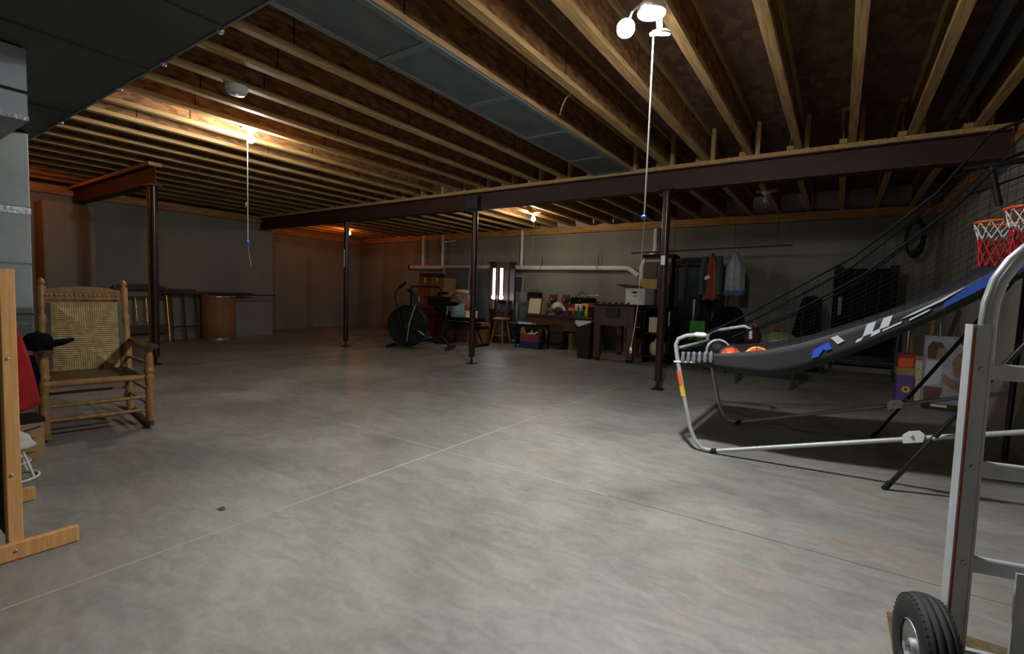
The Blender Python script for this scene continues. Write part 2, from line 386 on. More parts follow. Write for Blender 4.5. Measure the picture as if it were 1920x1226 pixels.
# ------------------------------------------------------------------ ducts
ZB = 2.10
d = thing('air_duct', 'large dark sheet metal trunk duct below the joists, upper left', 'duct', (-3.0, 0.4, ZB))
T = Matrix.Translation((3.0, -.4, -ZB))
cuts_ = [-6.6, -5.35, -4.3, -3.06, -2.28, -1.6]
for a, b_ in zip(cuts_[:-1], cuts_[1:]):
    part(B().box(a + .006, b_ - .006, -.55, 1.06, ZB, 2.42, T), 'duct_section', 'galv_dark', d)
for a in cuts_[1:-1]:
    part(B().box(a - .018, a + .018, -.56, 1.068, ZB - .010, 2.414, T), 'drive_cleat', 'galv_dark', d)
part(B().box(-6.6, -1.6, 1.062, 1.074, ZB - .006, ZB + .012, T), 'edge_flange', 'galv', d)
for a in (-2.31, -2.9, -3.5, -4.6): part(B().ball((a, 1.07, ZB - .002), .018, T=T), 'sealant_dab', 'tape', d)
d = thing('supply_plenum', 'pale grey metal plenum drop hanging below the trunk duct at the left edge', 'duct', (-3.7, .15, 1.75))
part(B().box(-.4, .4, -.6, .5, 0, ZB - 1.763), 'sheet_body', 'column_sheet', d)
part(B().box(-.403, .403, -.603, .503, .125, .14), 'seam', 'black', d)
part(B().box(-.403, .403, -.603, .503, .002, .022), 'tape_band', 'tape', d)
d = thing('furnace_column', 'pale grey metal return column behind the rocking chair', 'duct', (-5.6, .4, 0))
for k, (z0, z1) in enumerate([(0.0, .34), (.35, .72), (.73, 1.10), (1.11, 1.52), (1.53, ZB - .02)]):
    part(B().bbox(-.5, .5, -.9, .602, z0, z1, .006), 'panel', 'column_sheet', d)
for z in (.345, .725, 1.105): part(B().box(-.498, .498, -.898, .600, z - .006, z + .006), 'joint_strip', 'galv', d)
part(B().box(-.503, .503, -.903, .605, 1.48, 1.53), 'tape_band', 'tape', d)
part(B().box(.5, .506, .25, .40, .38, 1.0), 'access_strip', 'galv_dark', d)
d = thing('panned_duct', 'long grey sheet metal pan closing a joist bay above the long beam', 'duct', (-2.24, 1.4, ZJ))
ys = [YF + .1, .4, 1.25, 2.1, 2.95, 3.8, 4.65, 5.29]
for a, b_ in zip(ys[:-1], ys[1:]):
    part(B().box(-.225, .17, a - 1.4 + .004, b_ - 1.4 - .004, -.014, -.004), 'pan_sheet', 'pan_sheet', d)
    part(B().box(-.245, .19, b_ - 1.43, b_ - 1.37, -.019, -.003), 'tape_strip', 'pan_tape', d)
for s_ in (-.235, .178): part(B().box(s_ - .02, s_ + .02, YF - 1.3, 5.28 - 1.4, -.017, -.003), 'edge_strip', 'pan_tape', d)
for k, (x, r) in enumerate([(.60, .035), (.70, .028)]):
    tag(B().tube([(x, YF + .05, 2.52), (x, 5.2, 2.52)], r, 12).build('conduit_pipe', 'pipe_grey'), ['thicker blue-grey pipe running along the joist bay by the right wall', 'thinner blue-grey pipe running along the joist bay nearest the right wall'][k], 'pipe')

# ------------------------------------------------------------------ lamps
def lampholder(name, label, x, y, zt, glowmat, r, bulb_prof=None, zoff=0):
    t = thing(name, label, 'lamp', (x, y, zt))
    part(B().lathe([(.055, 0), (.055, -.012), (.048, -.022), (.026, -.03), (.024, -.05)], n=20), 'lamp_holder', 'ceramic', t)
    part(B().lathe(bulb_prof or [(.013, -.048), (.016, -.06), (r * .8, -.06 - r * .5), (r, -.06 - r * 1.2), (r * .85, -.06 - r * 1.8), (r * .4, -.06 - r * 2.15), (0.001, -.06 - r * 2.2)], n=16), 'bulb', glowmat, t)
    return t
# main lamp: a screw-in lamp with adjustable glowing leaves
t = thing('ceiling_lamp', 'bright white lamp with tilted glowing leaves nearest the camera', 'lamp', (-.828, 2.331, ZJ))
part(B().box(-.05, .22, -.05, .05, .001, .02), 'mounting_block', 'pine', t)
part(B().lathe([(.055, 0), (.055, -.012), (.045, -.022), (.024, -.03), (.024, -.045)], n=20), 'lamp_holder', 'ceramic', t)
part(B().lathe([(.024, -.044), (.05, -.05), (.066, -.06), (.068, -.094), (.064, -.094), (.062, -.066), (.001, -.064)], n=24), 'lamp_body', 'white', t)
part(B().lathe([(.060, -.068), (.060, -.086), (.05, -.098), (.03, -.105), (.001, -.107)], n=24), 'glowing_dome', 'lamp_white', t)
for ctr, nrm in (((-.10, -.067, -.165), (.3, -.7, -.65)), ((.045, .02, -.185), (-.22, .26, -.94)), ((.0, .11, -.13), (0, .4, -.92))):
    A = Matrix.Translation(ctr) @ Vector((0, 0, -1)).rotation_difference(Vector(nrm).normalized()).to_matrix().to_4x4()
    lf = part(B().lathe([(.034, .010), (.043, .006), (.043, -.003)], n=20, T=A), 'leaf', 'white', t)
    part(B().lathe([(.040, -.0035), (.039, -.007), (.026, -.009), (.001, -.0095)], n=20, T=A), 'glowing_leaf_face', 'lamp_panel', lf)
    c_ = Vector(ctr); part(B().tube([(c_.x * .55, c_.y * .55, -.062), (c_.x * .8, c_.y * .8, -.09), tuple(A @ Vector((0, 0, .008)))], .006, 8), 'hinge_arm', 'white', lf)
tL = lampholder('ceiling_lamp', 'bright white bulb with a pull cord between the joists, left of centre', -4.64, 2.415, 2.465, 'lamp_left', .034)
part(B().box(-.1, .1, -.05, .05, .001, .022), 'mounting_block', 'pine', tL)
tF = lampholder('ceiling_lamp', 'lit bulb in a white holder beyond the long beam', -4.515, 7.238, 2.44, 'lamp_far', .038)
part(B().box(-.12, .12, -.05, .05, .001, .022), 'mounting_block', 'pine', tF)
tO = lampholder('ceiling_lamp', 'small orange glowing bulb in the far left bay behind a post', -9.75, 7.40, 2.44, 'lamp_orange', .03)
part(B().box(-.12, .12, -.05, .05, .001, .022), 'mounting_block', 'pine', tO)
tO = lampholder('ceiling_lamp', 'orange bulb hidden behind the pale column lighting the left joists', -8.9, 1.15, 2.495, 'lamp_orange_near', .03)
part(B().box(-.12, .12, -.05, .05, .001, .022), 'mounting_block', 'pine', tO)
tU = lampholder('ceiling_lamp', 'unlit bulb in a white holder between the joists at the right', -.88, 7.14, 2.44, 'clear_bulb', .036)
part(B().box(-.12, .12, -.05, .05, .001, .022), 'mounting_block', 'pine', tU)
tB = lampholder('ceiling_lamp', 'white bulb in a holder on the joists behind the viewpoint', -.2, -1.1, 2.44, 'lamp_rear', .034)
part(B().box(-.22, .12, -.05, .05, .001, .022), 'mounting_block', 'pine', tB)
t = thing('pull_cord', 'long white pull cord hanging from the lamp nearest the camera', 'cord', (-.815, 2.331, 0))
part(B().tube([(0, 0, 2.238), (.001, 0, 1.8), (-.001, 0, 1.40)], .0035, 6), 'cord', 'string', t)
part(B().tube([(0, 0, 1.37), (-.006, 0, 1.15), (-.012, 0, .95), (-.026, 0, .82), (-.038, 0, .74)], .0016, 6), 'thin_cord', 'string', t)
part(B().ball((-.004, 0, 1.385), .013), 'blue_bead', 'blue_knob', t)
part(B().lathe([(.004, 0), (.007, -.012), (.006, -.028), (.001, -.03)], (-.038, 0, .742), n=10), 'end_bell', 'white', t)
t = thing('pull_cord', 'white pull cord with a blue knob hanging from the left lamp', 'cord', (-4.67, 2.40, 0))
part(B().tube([(0, 0, 2.36), (0, 0, 1.9), (.003, 0, 1.42)], .005, 6), 'cord', 'string', t)
part(B().lathe([(.004, 0), (.011, -.01), (.011, -.035), (.004, -.04)], (-.012, 0, 1.785), axis=(.5, 0, 1), n=10), 'pull_tag', 'white', t)
part(B().lathe([(.006, .02), (.018, .008), (.018, -.016), (.006, -.03)], (.005, 0, 1.41), n=12), 'blue_knob', 'blue_knob', t)
part(B().tube([(.006, 0, 1.385), (.03, 0, 1.28), (.06, 0, 1.18)], .0015, 5), 'thin_cord', 'string', t)
t = tag(B().tube([(-4.49, 7.22, 2.33), (-4.485, 7.21, 2.0), (-4.49, 7.21, 1.75)], .0025, 6).build('pull_cord', 'string'), 'thin pull cord hanging from the lit bulb beyond the long beam', 'cord')
t = thing('smoke_detector', 'round white smoke detector under a joist', 'smoke detector', (-3.73, 1.84, ZJ))
part(B().lathe([(.075, 0), (.075, -.02), (.07, -.026)], n=28), 'base', 'white', t)
part(B().lathe([(.066, -.026), (.064, -.045), (.054, -.056), (.03, -.06), (.001, -.06)], n=28), 'cover', 'ceramic', t)
part(B().lathe([(.012, -.06), (.01, -.064), (.001, -.064)], (.02, -.01, 0), n=12), 'test_button', 'white', t)
# loose splinters hanging off a joist flange
tag(B().tube([(-1.70, 3.2, ZJ + .03), (-1.76, 3.22, ZJ + .01), (-1.80, 3.23, ZJ - .05), (-1.815, 3.235, ZJ - .10)], [.006, .006, .004, .002], 6).build('wood_splinter', 'pine'), 'curled wood splinter hanging from a joist beside the grey duct pan', 'splinter')

# ------------------------------------------------------------------ plumbing on the back wall
t = thing('drain_pipe', 'white plastic drain pipe running level along the back wall', 'pipe', (-6, 8.88, 1.62))
T = Matrix.Translation((6, -8.88, -1.62)); yy = 8.90
part(B().tube([(-9.25, yy, 1.645), (-3.42, yy, 1.585), (-3.36, yy, 1.575), (-3.17, yy, 1.44)], .05, 12, T=T), 'level_pipe', 'pvc', t)
part(B().tube([(-3.11, yy, .0), (-3.11, yy, 1.60), (-3.09, yy, 1.68), (-2.90, yy, 1.86), (-2.87, yy, 1.93), (-2.87, yy, 2.30)], .05, 12, T=T), 'stack', 'pvc', t)
for x in (-8.80, -8.14, -5.82): part(B().tube([(x, yy, 1.66), (x, yy, 2.42)], .034, 10, T=T), 'vent_riser', 'pvc', t)
part(B().tube([(-8.14, yy, 2.25), (-7.75, yy, 2.27)], .02, 8, T=T), 'branch', 'pvc', t)
part(B().lathe([(.058, 0), (.058, .05)], (-9.28, yy, 1.646), (1, 0, -.01), T=T), 'end_cap', 'black_plastic', t)
for x in (-9.1, -8.0, -6.9, -5.3, -4.0): part(B().tube([(x, yy, 1.68 - (x + 9.25) * .01), (x, yy + .005, 1.86)], .006, 6, T=T).tube([(x, yy - .06, 1.60 - (x + 9.25) * .01), (x, yy - .06, 1.68 - (x + 9.25) * .01)], .005, 6, T=T), 'hanger', 'charcoal', t)

# ------------------------------------------------------------------ rocking chair
t = thing('rocking_chair', 'turned wooden rocking chair with a woven rush back', 'chair', (-4.22, 1.12, 0), R(-8.6))
def turned(p0, p1, r, beads, n=12):
    p0 = Vector(p0); p1 = Vector(p1); Ln = (p1 - p0).length; prof = []
    N_ = 40
    for i in range(N_ + 1):
        u = i / N_; q = r
        for c, wd, a in beads: q += a * r * math.exp(-((u - c) / wd) ** 2)
        prof.append((max(.004, q), u * Ln))
    return B().lathe(prof, p0, p1 - p0, n)
FB = [(.62, .02, .35), (.66, .012, -.3), (.70, .02, .35), (.18, .015, .25), (.23, .015, .25), (.28, .015, .25), (.5, .02, -.25), (.93, .02, -.2)]
for s_ in (-1, 1):
    part(turned((.262, s_ * .265, .022), (.255, s_ * .262, .545), .026, FB), 'front_post', 'chair_wood', t)
    bp_ = part(turned((-.24, s_ * .235, .03), (-.40, s_ * .228, .95), .025, [(.3, .02, .3), (.45, .02, .3), (.5, .02, .3), (.75, .03, .25), (.8, .02, -.3)]), 'back_post', 'chair_wood', t)
    part(B().lathe([(.016, 0), (.012, .012), (.021, .024), (.024, .036), (.017, .052), (.008, .062), (.001, .066)], (-.40, s_ * .228, .945), (-.15, 0, 1), 12), 'finial', 'chair_wood', bp_)
    arc = [(-.56, .085), (-.45, .045), (-.3, .016), (-.12, .003), (.05, .0005), (.2, .004), (.3, .014), (.36, .026)]
    part(B().prism([(a, b_) for a, b_ in arc] + [(a, b_ + .03) for a, b_ in reversed(arc)], s_ * .255 - .013, s_ * .255 + .013), 'rocker', 'chair_dark' if s_ > 0 else 'chair_wood', t)
    arm = [(.32, .045), (.335, 0), (.32, -.045), (.20, -.042), (-.1, -.028), (-.33, -.022), (-.33, .022), (-.1, .028), (.20, .042)]
    part(B().prism([(a, s_ * .262 + b_) for a, b_ in arm], .545, .567, 'xy'), 'arm_rest', 'chair_dark', t)
    for z in (.15, .25): part(turned((.255, s_ * .262, z), (-.255, s_ * .236, z + .01), .010, [(.5, .05, .35)]), 'side_rung', 'chair_wood', t)
    part(turned((.25, s_ * .262, .44), (-.30, s_ * .236, .43), .009, [(.5, .05, .3)]), 'arm_stretcher', 'chair_wood', t)
for z in (.118, .208): part(turned((.258, -.262, z), (.258, .262, z), .011, [(.3, .03, .5), (.4, .03, .4), (.5, .04, .6), (.6, .03, .4), (.7, .03, .5)]), 'front_rung', 'chair_wood', t)
part(turned((-.26, -.235, .20), (-.26, .235, .20), .010, []), 'back_rung', 'chair_wood', t)
# woven seat with its rails
part(B().tube([(.25, -.26, .345), (.25, .26, .345)], .021, 12), 'seat_rail', 'chair_wood', t)
part(B().bbox(-.28, .25, -.235, .235, .322, .356, .012), 'seat', 'chair_dark', t)
# back: lower rail, rush panel (four woven wedges), scalloped rail and crest
def backx(z): return -.24 - (z - .06) * .18
for z, r in ((.36, .013), (.835, .013)): part(B().tube([(backx(z), -.235, z), (backx(z), .235, z)], r, 10), 'back_rail', 'chair_wood', t)
zc, hc, hw = .580, .255, .186
zt_, zb_, cz1, cz0 = zc + hc, zc - hc, zc + .075, zc - .075
def vwedge(top):
    b = B(); n = 30
    for k in range(n):
        y0 = -hw + 2 * hw * k / n; y1 = y0 + 2 * hw / n * .80
        v = []
        def lim(y): return (cz1 + (zt_ - cz1) * (abs(y) - .005) / (hw - .005)) if top else (cz0 - (cz0 - zb_) * (abs(y) - .005) / (hw - .005))
        e = zt_ if top else zb_
        for dx in (0, -.03):
            for y, z in ((y0, e), (y1, e), (y1, lim(y1)), (y0, lim(y0))):
                bl = .020 * math.sin(PI * min(1, abs(z - e) / .10) / 2)
                v.append((backx(z) + .012 + (bl if dx == 0 else 0) + dx, y, z))
        b.add(v, [(0, 1, 2, 3), (7, 6, 5, 4), (0, 4, 5, 1), (1, 5, 6, 2), (2, 6, 7, 3), (3, 7, 4, 0)])
    return b
part(vwedge(True), 'rush_wedge', 'rush', t); part(vwedge(False), 'rush_wedge', 'rush', t)
part(B().prism([(backx(.345) - .022, .345), (backx(.345) + .004, .345), (backx(.82) + .004, .82), (backx(.82) - .022, .82)], -hw, hw), 'rush_backing', 'rush_dark', t)
def sidew(s_):
    b = B(); n = 34
    for k in range(n):
        z0 = zb_ + (zt_ - zb_) * k / n; z1 = z0 + (zt_ - zb_) / n * .78
        def inner(z):
            if z > cz1: return .005 + (hw - .005) * (z - cz1) / (zt_ - cz1)
            if z < cz0: return .005 + (hw - .005) * (cz0 - z) / (cz0 - zb_)
            return 0.0
        v = []
        for dx in (0, -.03):
            for y, z in ((s_ * hw, z0), (s_ * min(hw, inner(z0)), z0), (s_ * min(hw, inner(z1)), z1), (s_ * hw, z1)):
                bl = .020 * math.sin(PI * min(1, (hw - abs(y)) / .10) / 2)
                v.append((backx(z) + .012 + (bl if dx == 0 else 0) + dx, y, z))
        b.add(v, [(0, 1, 2, 3), (7, 6, 5, 4), (0, 4, 5, 1), (1, 5, 6, 2), (2, 6, 7, 3), (3, 7, 4, 0)])
    return b
for s_ in (-1, 1): part(sidew(s_), 'rush_wedge', 'rush', t); part(B().box(backx(.62) - .01, backx(.62) + .014, s_ * .200 - .012, s_ * .200 + .012, .38, .83, rot('Y', R(-10.2), (backx(.62), 0, .62))), 'back_stile', 'chair_dark', t)
sc = [(-.23, .865)] + [(-.23 + .46 * i / 32, .862 - .010 * abs(math.sin(PI * i / 4))) for i in range(33)] + [(.23, .905), (-.23, .905)]
part(B().prism(sc, backx(.88) - .01, backx(.88) + .012, 'yz'), 'scalloped_rail', 'chair_wood', t)
cr_ = [(-.23, .907), (.23, .907), (.23, .925)] + [(.23 - .46 * i / 16, .925 + .028 * math.sin(PI * i / 16)) for i in range(1, 16)] + [(-.23, .925)]
part(B().prism(cr_, backx(.93) - .008, backx(.93) + .010, 'yz'), 'crest_rail', 'chair_wood', t)
for i in range(17): part(B().ball((backx(.885) + .014, -.208 + .026 * i, .886), .009, 8, 6), 'bead', 'chair_wood', t)

# cap on the arm, jacket hanging below, red cloth, boxes, stool, stand at the left edge
t = thing('cap', 'black peaked cap lying on the arm of the rocking chair', 'cap', (-4.0, .80, .568), R(70))
part(B().lathe([(.066, 0), (.072, .03), (.067, .07), (.045, .098), (.001, .108)], n=20), 'crown', 'black_cloth', t)
part(B().sheet(lambda u, v: (.045 + .12 * v * math.sqrt(max(0, 1 - (2 * u - 1) ** 2 * .7)), (u - .5) * .13, .018 + .025 * (1 - (2 * u - 1) ** 2) + .018 * v), 10, 6, .020), 'peak', 'black_cloth', t)
part(B().ball((0, 0, .109), .007), 'button', 'black_cloth', t)
t = thing('jacket', 'black jacket hanging in a bundle beside the rocking chair arm', 'jacket', (-3.95, .665, 0))
part(B().lathe([(.07, .232), (.09, .26), (.075, .40), (.085, .48), (.065, .55), (.03, .562)], n=14), 'body', 'black_cloth', t)
part(B().tube([(.03, .07, .54), (.06, .09, .42), (.05, .08, .30)], [.035, .032, .026], 10), 'sleeve', 'black_cloth', t)
part(B().tube([(.02, .095, .40), (.03, .10, .34), (.02, .098, .29)], .004, 6), 'pale_cord', 'string', t)
t = thing('red_robe', 'bright red cloth draped from the wooden stand at the left edge', 'cloth', (-3.2, .50, 0))
part(B().sheet(lambda u, v: (.02 * math.sin(u * 9 + v * 2), -.14 + u * (.185 + .10 * v ** .6), .79 - .42 * v + .012 * math.sin(u * 7) - .05 * (u - .4) ** 2 * (1 - v) * 1.2), 14, 12, .02), 'cloth', 'red_cloth', t)
part(B().tube([(0, -.15, .70), (0, 0.02, .765)], .008, 6), 'hanger_bar', 'chair_dark', t)
t = thing('cardboard_box', 'small cardboard box on the floor beside the rocking chair', 'box', (-3.72, .60, 0))
part(B().box(-.10, .10, -.18, .14, 0, .205), 'carton', 'cardboard', t)
part(B().box(-.105, .105, -.185, .145, .205, .225), 'black_lid', 'black', t)
part(B().prism([(.02, .15), (.125, .175), (.125, .185), (.02, .16)], .1002, .1012, 'yz'), 'blue_stripe', 'navy', t)
for z in (.035, .075, .115): part(B().prism([(.05, z), (.07, z + .012), (.11, z + .006), (.07, z + .004)], .1002, .1012, 'yz'), 'printed_mark', 'chair_dark', t)
t = thing('doll_stool', 'small white metal stool with a gathered white cloth seat', 'stool', (-3.33, .55, 0))
for a in range(4):
    q = R(45 + 90 * a); part(B().tube([(.05 * math.cos(q), .05 * math.sin(q), .165), (.105 * math.cos(q), .105 * math.sin(q), .008)], .006, 8), 'leg', 'white', t)
part(B().tube([(.105 * math.cos(2 * PI * k / 20), .105 * math.sin(2 * PI * k / 20), .007) for k in range(20)], .006, 8, True), 'floor_ring', 'white', t)
part(B().tube([(.075 * math.cos(2 * PI * k / 20), .075 * math.sin(2 * PI * k / 20), .085) for k in range(20)], .004, 6, True), 'brace_ring', 'white', t)
part(B().lathe([(.085, .158), (.10, .165), (.085, .18), (.075, .21), (.045, .235), (.001, .24)], n=20), 'cloth_seat', 'white_cloth', t)
t = thing('display_stand', 'pale pine stand with a black panel standing at the left edge', 'stand', (-2.68, .40, 0))
for s_ in (1, -1):
    x = .30 * s_
    part(B().bbox(x - .02, x + .02, -.02, .02, .045, 1.02, .003), 'upright', 'lumber', t)
    ft = part(B().bbox(x + .022, x + .045, -.22, .165, .002, .062, .003), 'foot', 'lumber', t)
    for z in (.025, .70): part(B().lathe([(.006, 0), (.005, .003), (.001, .003)], (x + (.045 if z < .1 else .02), -.005, z + .01), (1, 0, 0), 10), 'screw', 'steel', t)
    part(B().lathe([(.006, 0), (.005, .003), (.001, .003)], (x + .02, -.005, .30), (1, 0, 0), 10), 'screw', 'steel', t)
part(B().box(-.28, .28, -.012, -.006, .06, 1.0), 'panel', 'black', t)
part(B().bbox(-.30, .30, -.02, .02, .96, 1.0, .003), 'top_rail', 'lumber', t)

# ------------------------------------------------------------------ things along the left wall
t = thing('fibre_drum', 'tall brown fibre drum with metal rims against the left wall', 'drum', (-9.66, 4.42, 0))
part(B().lathe([(.275, .025), (.28, .03), (.28, .79), (.275, .795)], n=36), 'body', 'drum', t)
part(B().lathe([(.285, 0), (.288, .012), (.285, .03)], n=36), 'bottom_rim', 'steel', t)
part(B().lathe([(.285, .785), (.29, .80), (.285, .825), (.26, .828), (.25, .818)], n=36), 'top_rim', 'steel', t)
part(B().lathe([(.25, .800), (.25, .817)], n=36), 'lid', 'charcoal', t)
LN = R(-7)
def lean(p): return rot('Y', LN, (p, 0, 0))
t = thing('brass_headboard', 'dark wood and brass spindle headboard leaning on the left wall', 'headboard', (-9.72, 3.30, 0))
A = rot('Y', R(-9), (0, 0, 0))
for y in (-.40, .34):
    part(B().tube([(0, y, .0), (0, y, .92)], .02, 12, T=A), 'post', 'brass' if y > 0 else 'dark_wood', t)
    part(B().ball((0, y, .945), .026, T=A), 'post_knob', 'brass', t)
part(B().prism([(-.42, .90), (-.38, .97), (-.1, .995), (.05, .995), (.30, .97), (.36, .90)], -.02, .02, 'yz', A), 'top_rail', 'dark_wood', t)
part(B().box(-.016, .016, -.40, .34, .76, .79, A), 'middle_rail', 'dark_wood', t)
part(B().box(-.014, .014, -.40, .34, .16, .30, A), 'lower_panel', 'dark_wood', t)
for y in (-.27, -.12, .03, .18):
    sp_ = part(B().tube([(0, y, .30), (0, y, .765)], .011, 10, T=A), 'spindle', 'brass', t)
    part(B().ball((0, y, .33), .02, T=A), 'spindle_ball', 'brass', sp_); part(B().ball((0, y, .56), .016, T=A), 'spindle_ball', 'brass', sp_)
t = thing('bed_footboard', 'dark metal bed end frame leaning between headboard and drum', 'bed frame', (-9.75, 4.0, 0))
A = rot('Y', R(-8), (0, 0, 0))
for y in (-.29, -.09, .11): part(B().tube([(0, y, 0), (0, y, .90)], .013, 8, T=A), 'upright', 'charcoal', t)
for z in (.25, .895): part(B().tube([(.002, -.29, z), (.002, .12, z)], .013, 8, T=A), 'cross_bar', 'charcoal', t)
part(B().box(-.02, .02, -.31, .125, .88, .93, A), 'top_board', 'dark_wood', t)
tag(B().box(-9.80, -9.74, 3.55, 5.10, .832, .885).build('bed_rail', 'dark_wood'), 'thick dark bed rail lying level across the top of the drum', 'bed rail')
tag(B().box(-9.60, -9.56, 4.22, 5.45, .83, .856).build('bed_rail', 'black'), 'thin black bed rail sticking out past the drum towards the corner', 'bed rail')

# ------------------------------------------------------------------ air bike
t = thing('exercise_bike', 'black fan exercise bike with tall moving handles', 'exercise bike', (-6.40, 6.12, 0), R(26))
part(B().tube([(.36 * math.cos(2 * PI * k / 40), .05, .39 + .36 * math.sin(2 * PI * k / 40)) for k in range(40)], .012, 8, True).tube([(.36 * math.cos(2 * PI * k / 40), -.05, .39 + .36 * math.sin(2 * PI * k / 40)) for k in range(40)], .012, 8, True), 'fan_cage_rim', 'black_gloss', t)
for rr in (.10, .16, .22, .28, .33):
    for s_ in (-.055, .055): part(B().tube([(rr * math.cos(2 * PI * k / 32), s_, .39 + rr * math.sin(2 * PI * k / 32)) for k in range(32)], .0035, 5, True), 'cage_ring', 'black_gloss', t)
part(B().lathe([(.35, -.045), (.35, .045)], (0, 0, .39), (0, 1, 0), 40), 'cage_drum', 'black', t)
for k in range(12):
    a = 2 * PI * k / 12; part(B().tube([(.06 * math.cos(a), -.056, .39 + .06 * math.sin(a)), (.36 * math.cos(a), -.052, .39 + .36 * math.sin(a))], .004, 5), 'cage_spoke', 'black_gloss', t)
part(B().lathe([(.05, -.07), (.055, -.06), (.055, .06), (.05, .07)], (0, 0, .39), (0, 1, 0), 16), 'hub', 'charcoal', t)
part(B().tube([(.02, -.085, .12), (.05, -.085, .40), (.16, -.085, .76)], .018, 10), 'fork', 'steel', t)
part(B().tube([(.02, .085, .12), (.05, .085, .40), (.16, .085, .76)], .018, 10), 'fork', 'black', t)
part(B().tube([(.10, 0, .12), (.65, 0, .20), (.72, 0, .62)], .028, 10), 'main_frame', 'black', t)
part(B().tube([(-.25, 0, .05), (.10, 0, .13)], .025, 10), 'front_frame', 'black', t)
for x in (-.27, .80): part(B().tube([(x, -.28, .04), (x, .28, .04)], .03, 12), 'stabiliser', 'black_plastic', t)
part(B().tube([(.80, 0, .04), (.66, 0, .2)], .025, 10), 'rear_frame', 'black', t)
for s_ in (-1, 1):
    hp_ = [(.02, -.17, .13), (-.10, -.19, .60), (-.17, -.20, .92), (-.13, -.19, 1.04), (-.06, -.18, 1.10)] if s_ < 0 else [(.02, .17, .13), (.20, .19, .55), (.17, .20, .78), (.06, .19, .93), (.0, .18, .98)]
    part(B().tube(hp_, .014, 10), 'handle_arm', 'black', t)
    e_, d_ = Vector(hp_[-1]), (Vector(hp_[-1]) - Vector(hp_[-2])).normalized()
    part(B().tube([e_ - d_ * .05, e_ + d_ * .10], .024, 10), 'grip', 'black_cloth', t)
    part(B().tube([(.33, s_ * .05, .24), (.33 + .14 * s_, s_ * .09, .24 - .1 * s_)], .014, 8), 'crank', 'steel', t)
    part(B().bbox(.28 + .14 * s_, .38 + .14 * s_, s_ * .14 - .05, s_ * .14 + .05, .13 - .1 * s_ + .09, .155 - .1 * s_ + .09, .006), 'pedal', 'black_plastic', t)
part(B().lathe([(.09, -.03), (.09, .03)], (.33, 0, .24), (0, 1, 0), 20), 'chain_guard', 'charcoal', t)
part(B().tube([(.70, 0, .5), (.74, 0, .78)], .018, 10), 'seat_post', 'steel', t)
part(B().bbox(.60, .92, -.14, .14, .78, .85, .03), 'seat', 'black_cloth', t)
part(B().bbox(.08, .20, -.06, .06, .80, .95, .015), 'console', 'black_plastic', t)

# weight bench with uprights
t = thing('weight_bench', 'black padded weight bench beside the exercise bike', 'bench', (-6.02, 7.24, 0), R(0))
part(B().bbox(-.30, .42, -.14, .14, .47, .54, .02), 'pad', 'black_cloth', t)
part(B().bbox(-.75, -.33, -.13, .13, .47, .53, .02, rot('Y', R(35), (-.33, 0, .5))), 'back_pad', 'black_cloth', t)
part(B().tube([(-.5, 0, .43), (.40, 0, .43)], .025, 8), 'spine', 'black', t)
for s_ in (-1, 1):
    part(B().tube([(.22, s_ * .06, .43), (.40, s_ * .10, .04)], .022, 8), 'leg', 'black', t)
    part(B().tube([(-.25, s_ * .06, .43), (-.42, s_ * .22, .04)], .022, 8), 'leg', 'black', t)
part(B().tube([(.41, -.24, .035), (.41, .24, .035)], .03, 10), 'foot_bar', 'black', t)
part(B().tube([(-.43, -.3, .035), (-.43, .3, .035)], .03, 10), 'foot_bar', 'black', t)
part(B().tube([(.42, -.2, .36), (.42, .2, .36)], .03, 10), 'leg_roller', 'black_cloth', t)
t = thing('bar_rack', 'black tubular rack with curved handles behind the exercise bike', 'rack', (-7.1, 7.25, 0))
part(B().tube([(-.40, 0, 0.015), (-.40, 0, 1.08), (-.37, 0, 1.12), (.36, -.02, 1.12), (.45, -.02, 1.10)], .018, 10), 'frame', 'black', t)
part(B().tube([(.10, .25, .015), (.10, .25, .90), (.14, .25, .98), (.46, .2, 1.0)], .018, 10), 'frame', 'black', t)
part(B().tube([(-.40, 0, .70), (.10, .25, .70)], .014, 8), 'cross_bar', 'charcoal', t)
part(B().tube([(.45, -.02, 1.10), (.44, .02, 1.0), (.22, .05, .80)], .018, 10), 'arm', 'black', t)
part(B().tube([(.20, .21, 1.0), (.46, .19, 1.0)], .03, 10), 'grip', 'black_cloth', t)
part(B().tube([(-.40, -.25, .015), (-.40, .3, .015)], .018, 8), 'foot', 'black', t)
part(B().tube([(.10, 0, .015), (.10, .35, .015)], .018, 8), 'foot', 'black', t)

# ------------------------------------------------------------------ boxes and screens by the back wall
def carton(name, label, m, x0, x1, y0, y1, z0, z1, cat='box', lid=None, flaps=False, tape=True, group=None):
    t = thing(name, label, cat, ((x0 + x1) / 2, (y0 + y1) / 2, z0), 0, group); a, b_, h = (x1 - x0) / 2, (y1 - y0) / 2, z1 - z0
    if lid: part(B().box(-a, a, -b_, b_, 0, h * .82), 'body', m, t); part(B().box(-a - .006, a + .006, -b_ - .006, b_ + .006, h * .72, h), 'lid', lid, t)
    else:
        part(B().box(-a, a, -b_, b_, 0, h), 'body', m, t)
        if tape: part(B().box(-.025, .025, -b_ - .001, b_ + .001, h * .8, h + .001), 'tape_strip', 'cream', t)
    return t
carton('moving_box', 'large red box on the floor behind the exercise bike', 'red_dark', -8.15, -7.05, 8.05, 8.5, 0, .68, tape=False, lid='red_dark')
carton('moving_box', 'black crate stacked on the red box', 'black', -7.70, -7.05, 7.98, 8.45, .682, .92, lid='black_plastic')
carton('moving_box', 'orange-brown carton stacked on the black crate', 'orange_box', -8.14, -7.72, 8.1, 8.5, .682, 1.36)
carton('moving_box', 'dark brown carton beside the orange-brown carton', 'cardboard_dark', -7.70, -7.30, 8.05, 8.45, .922, 1.34)
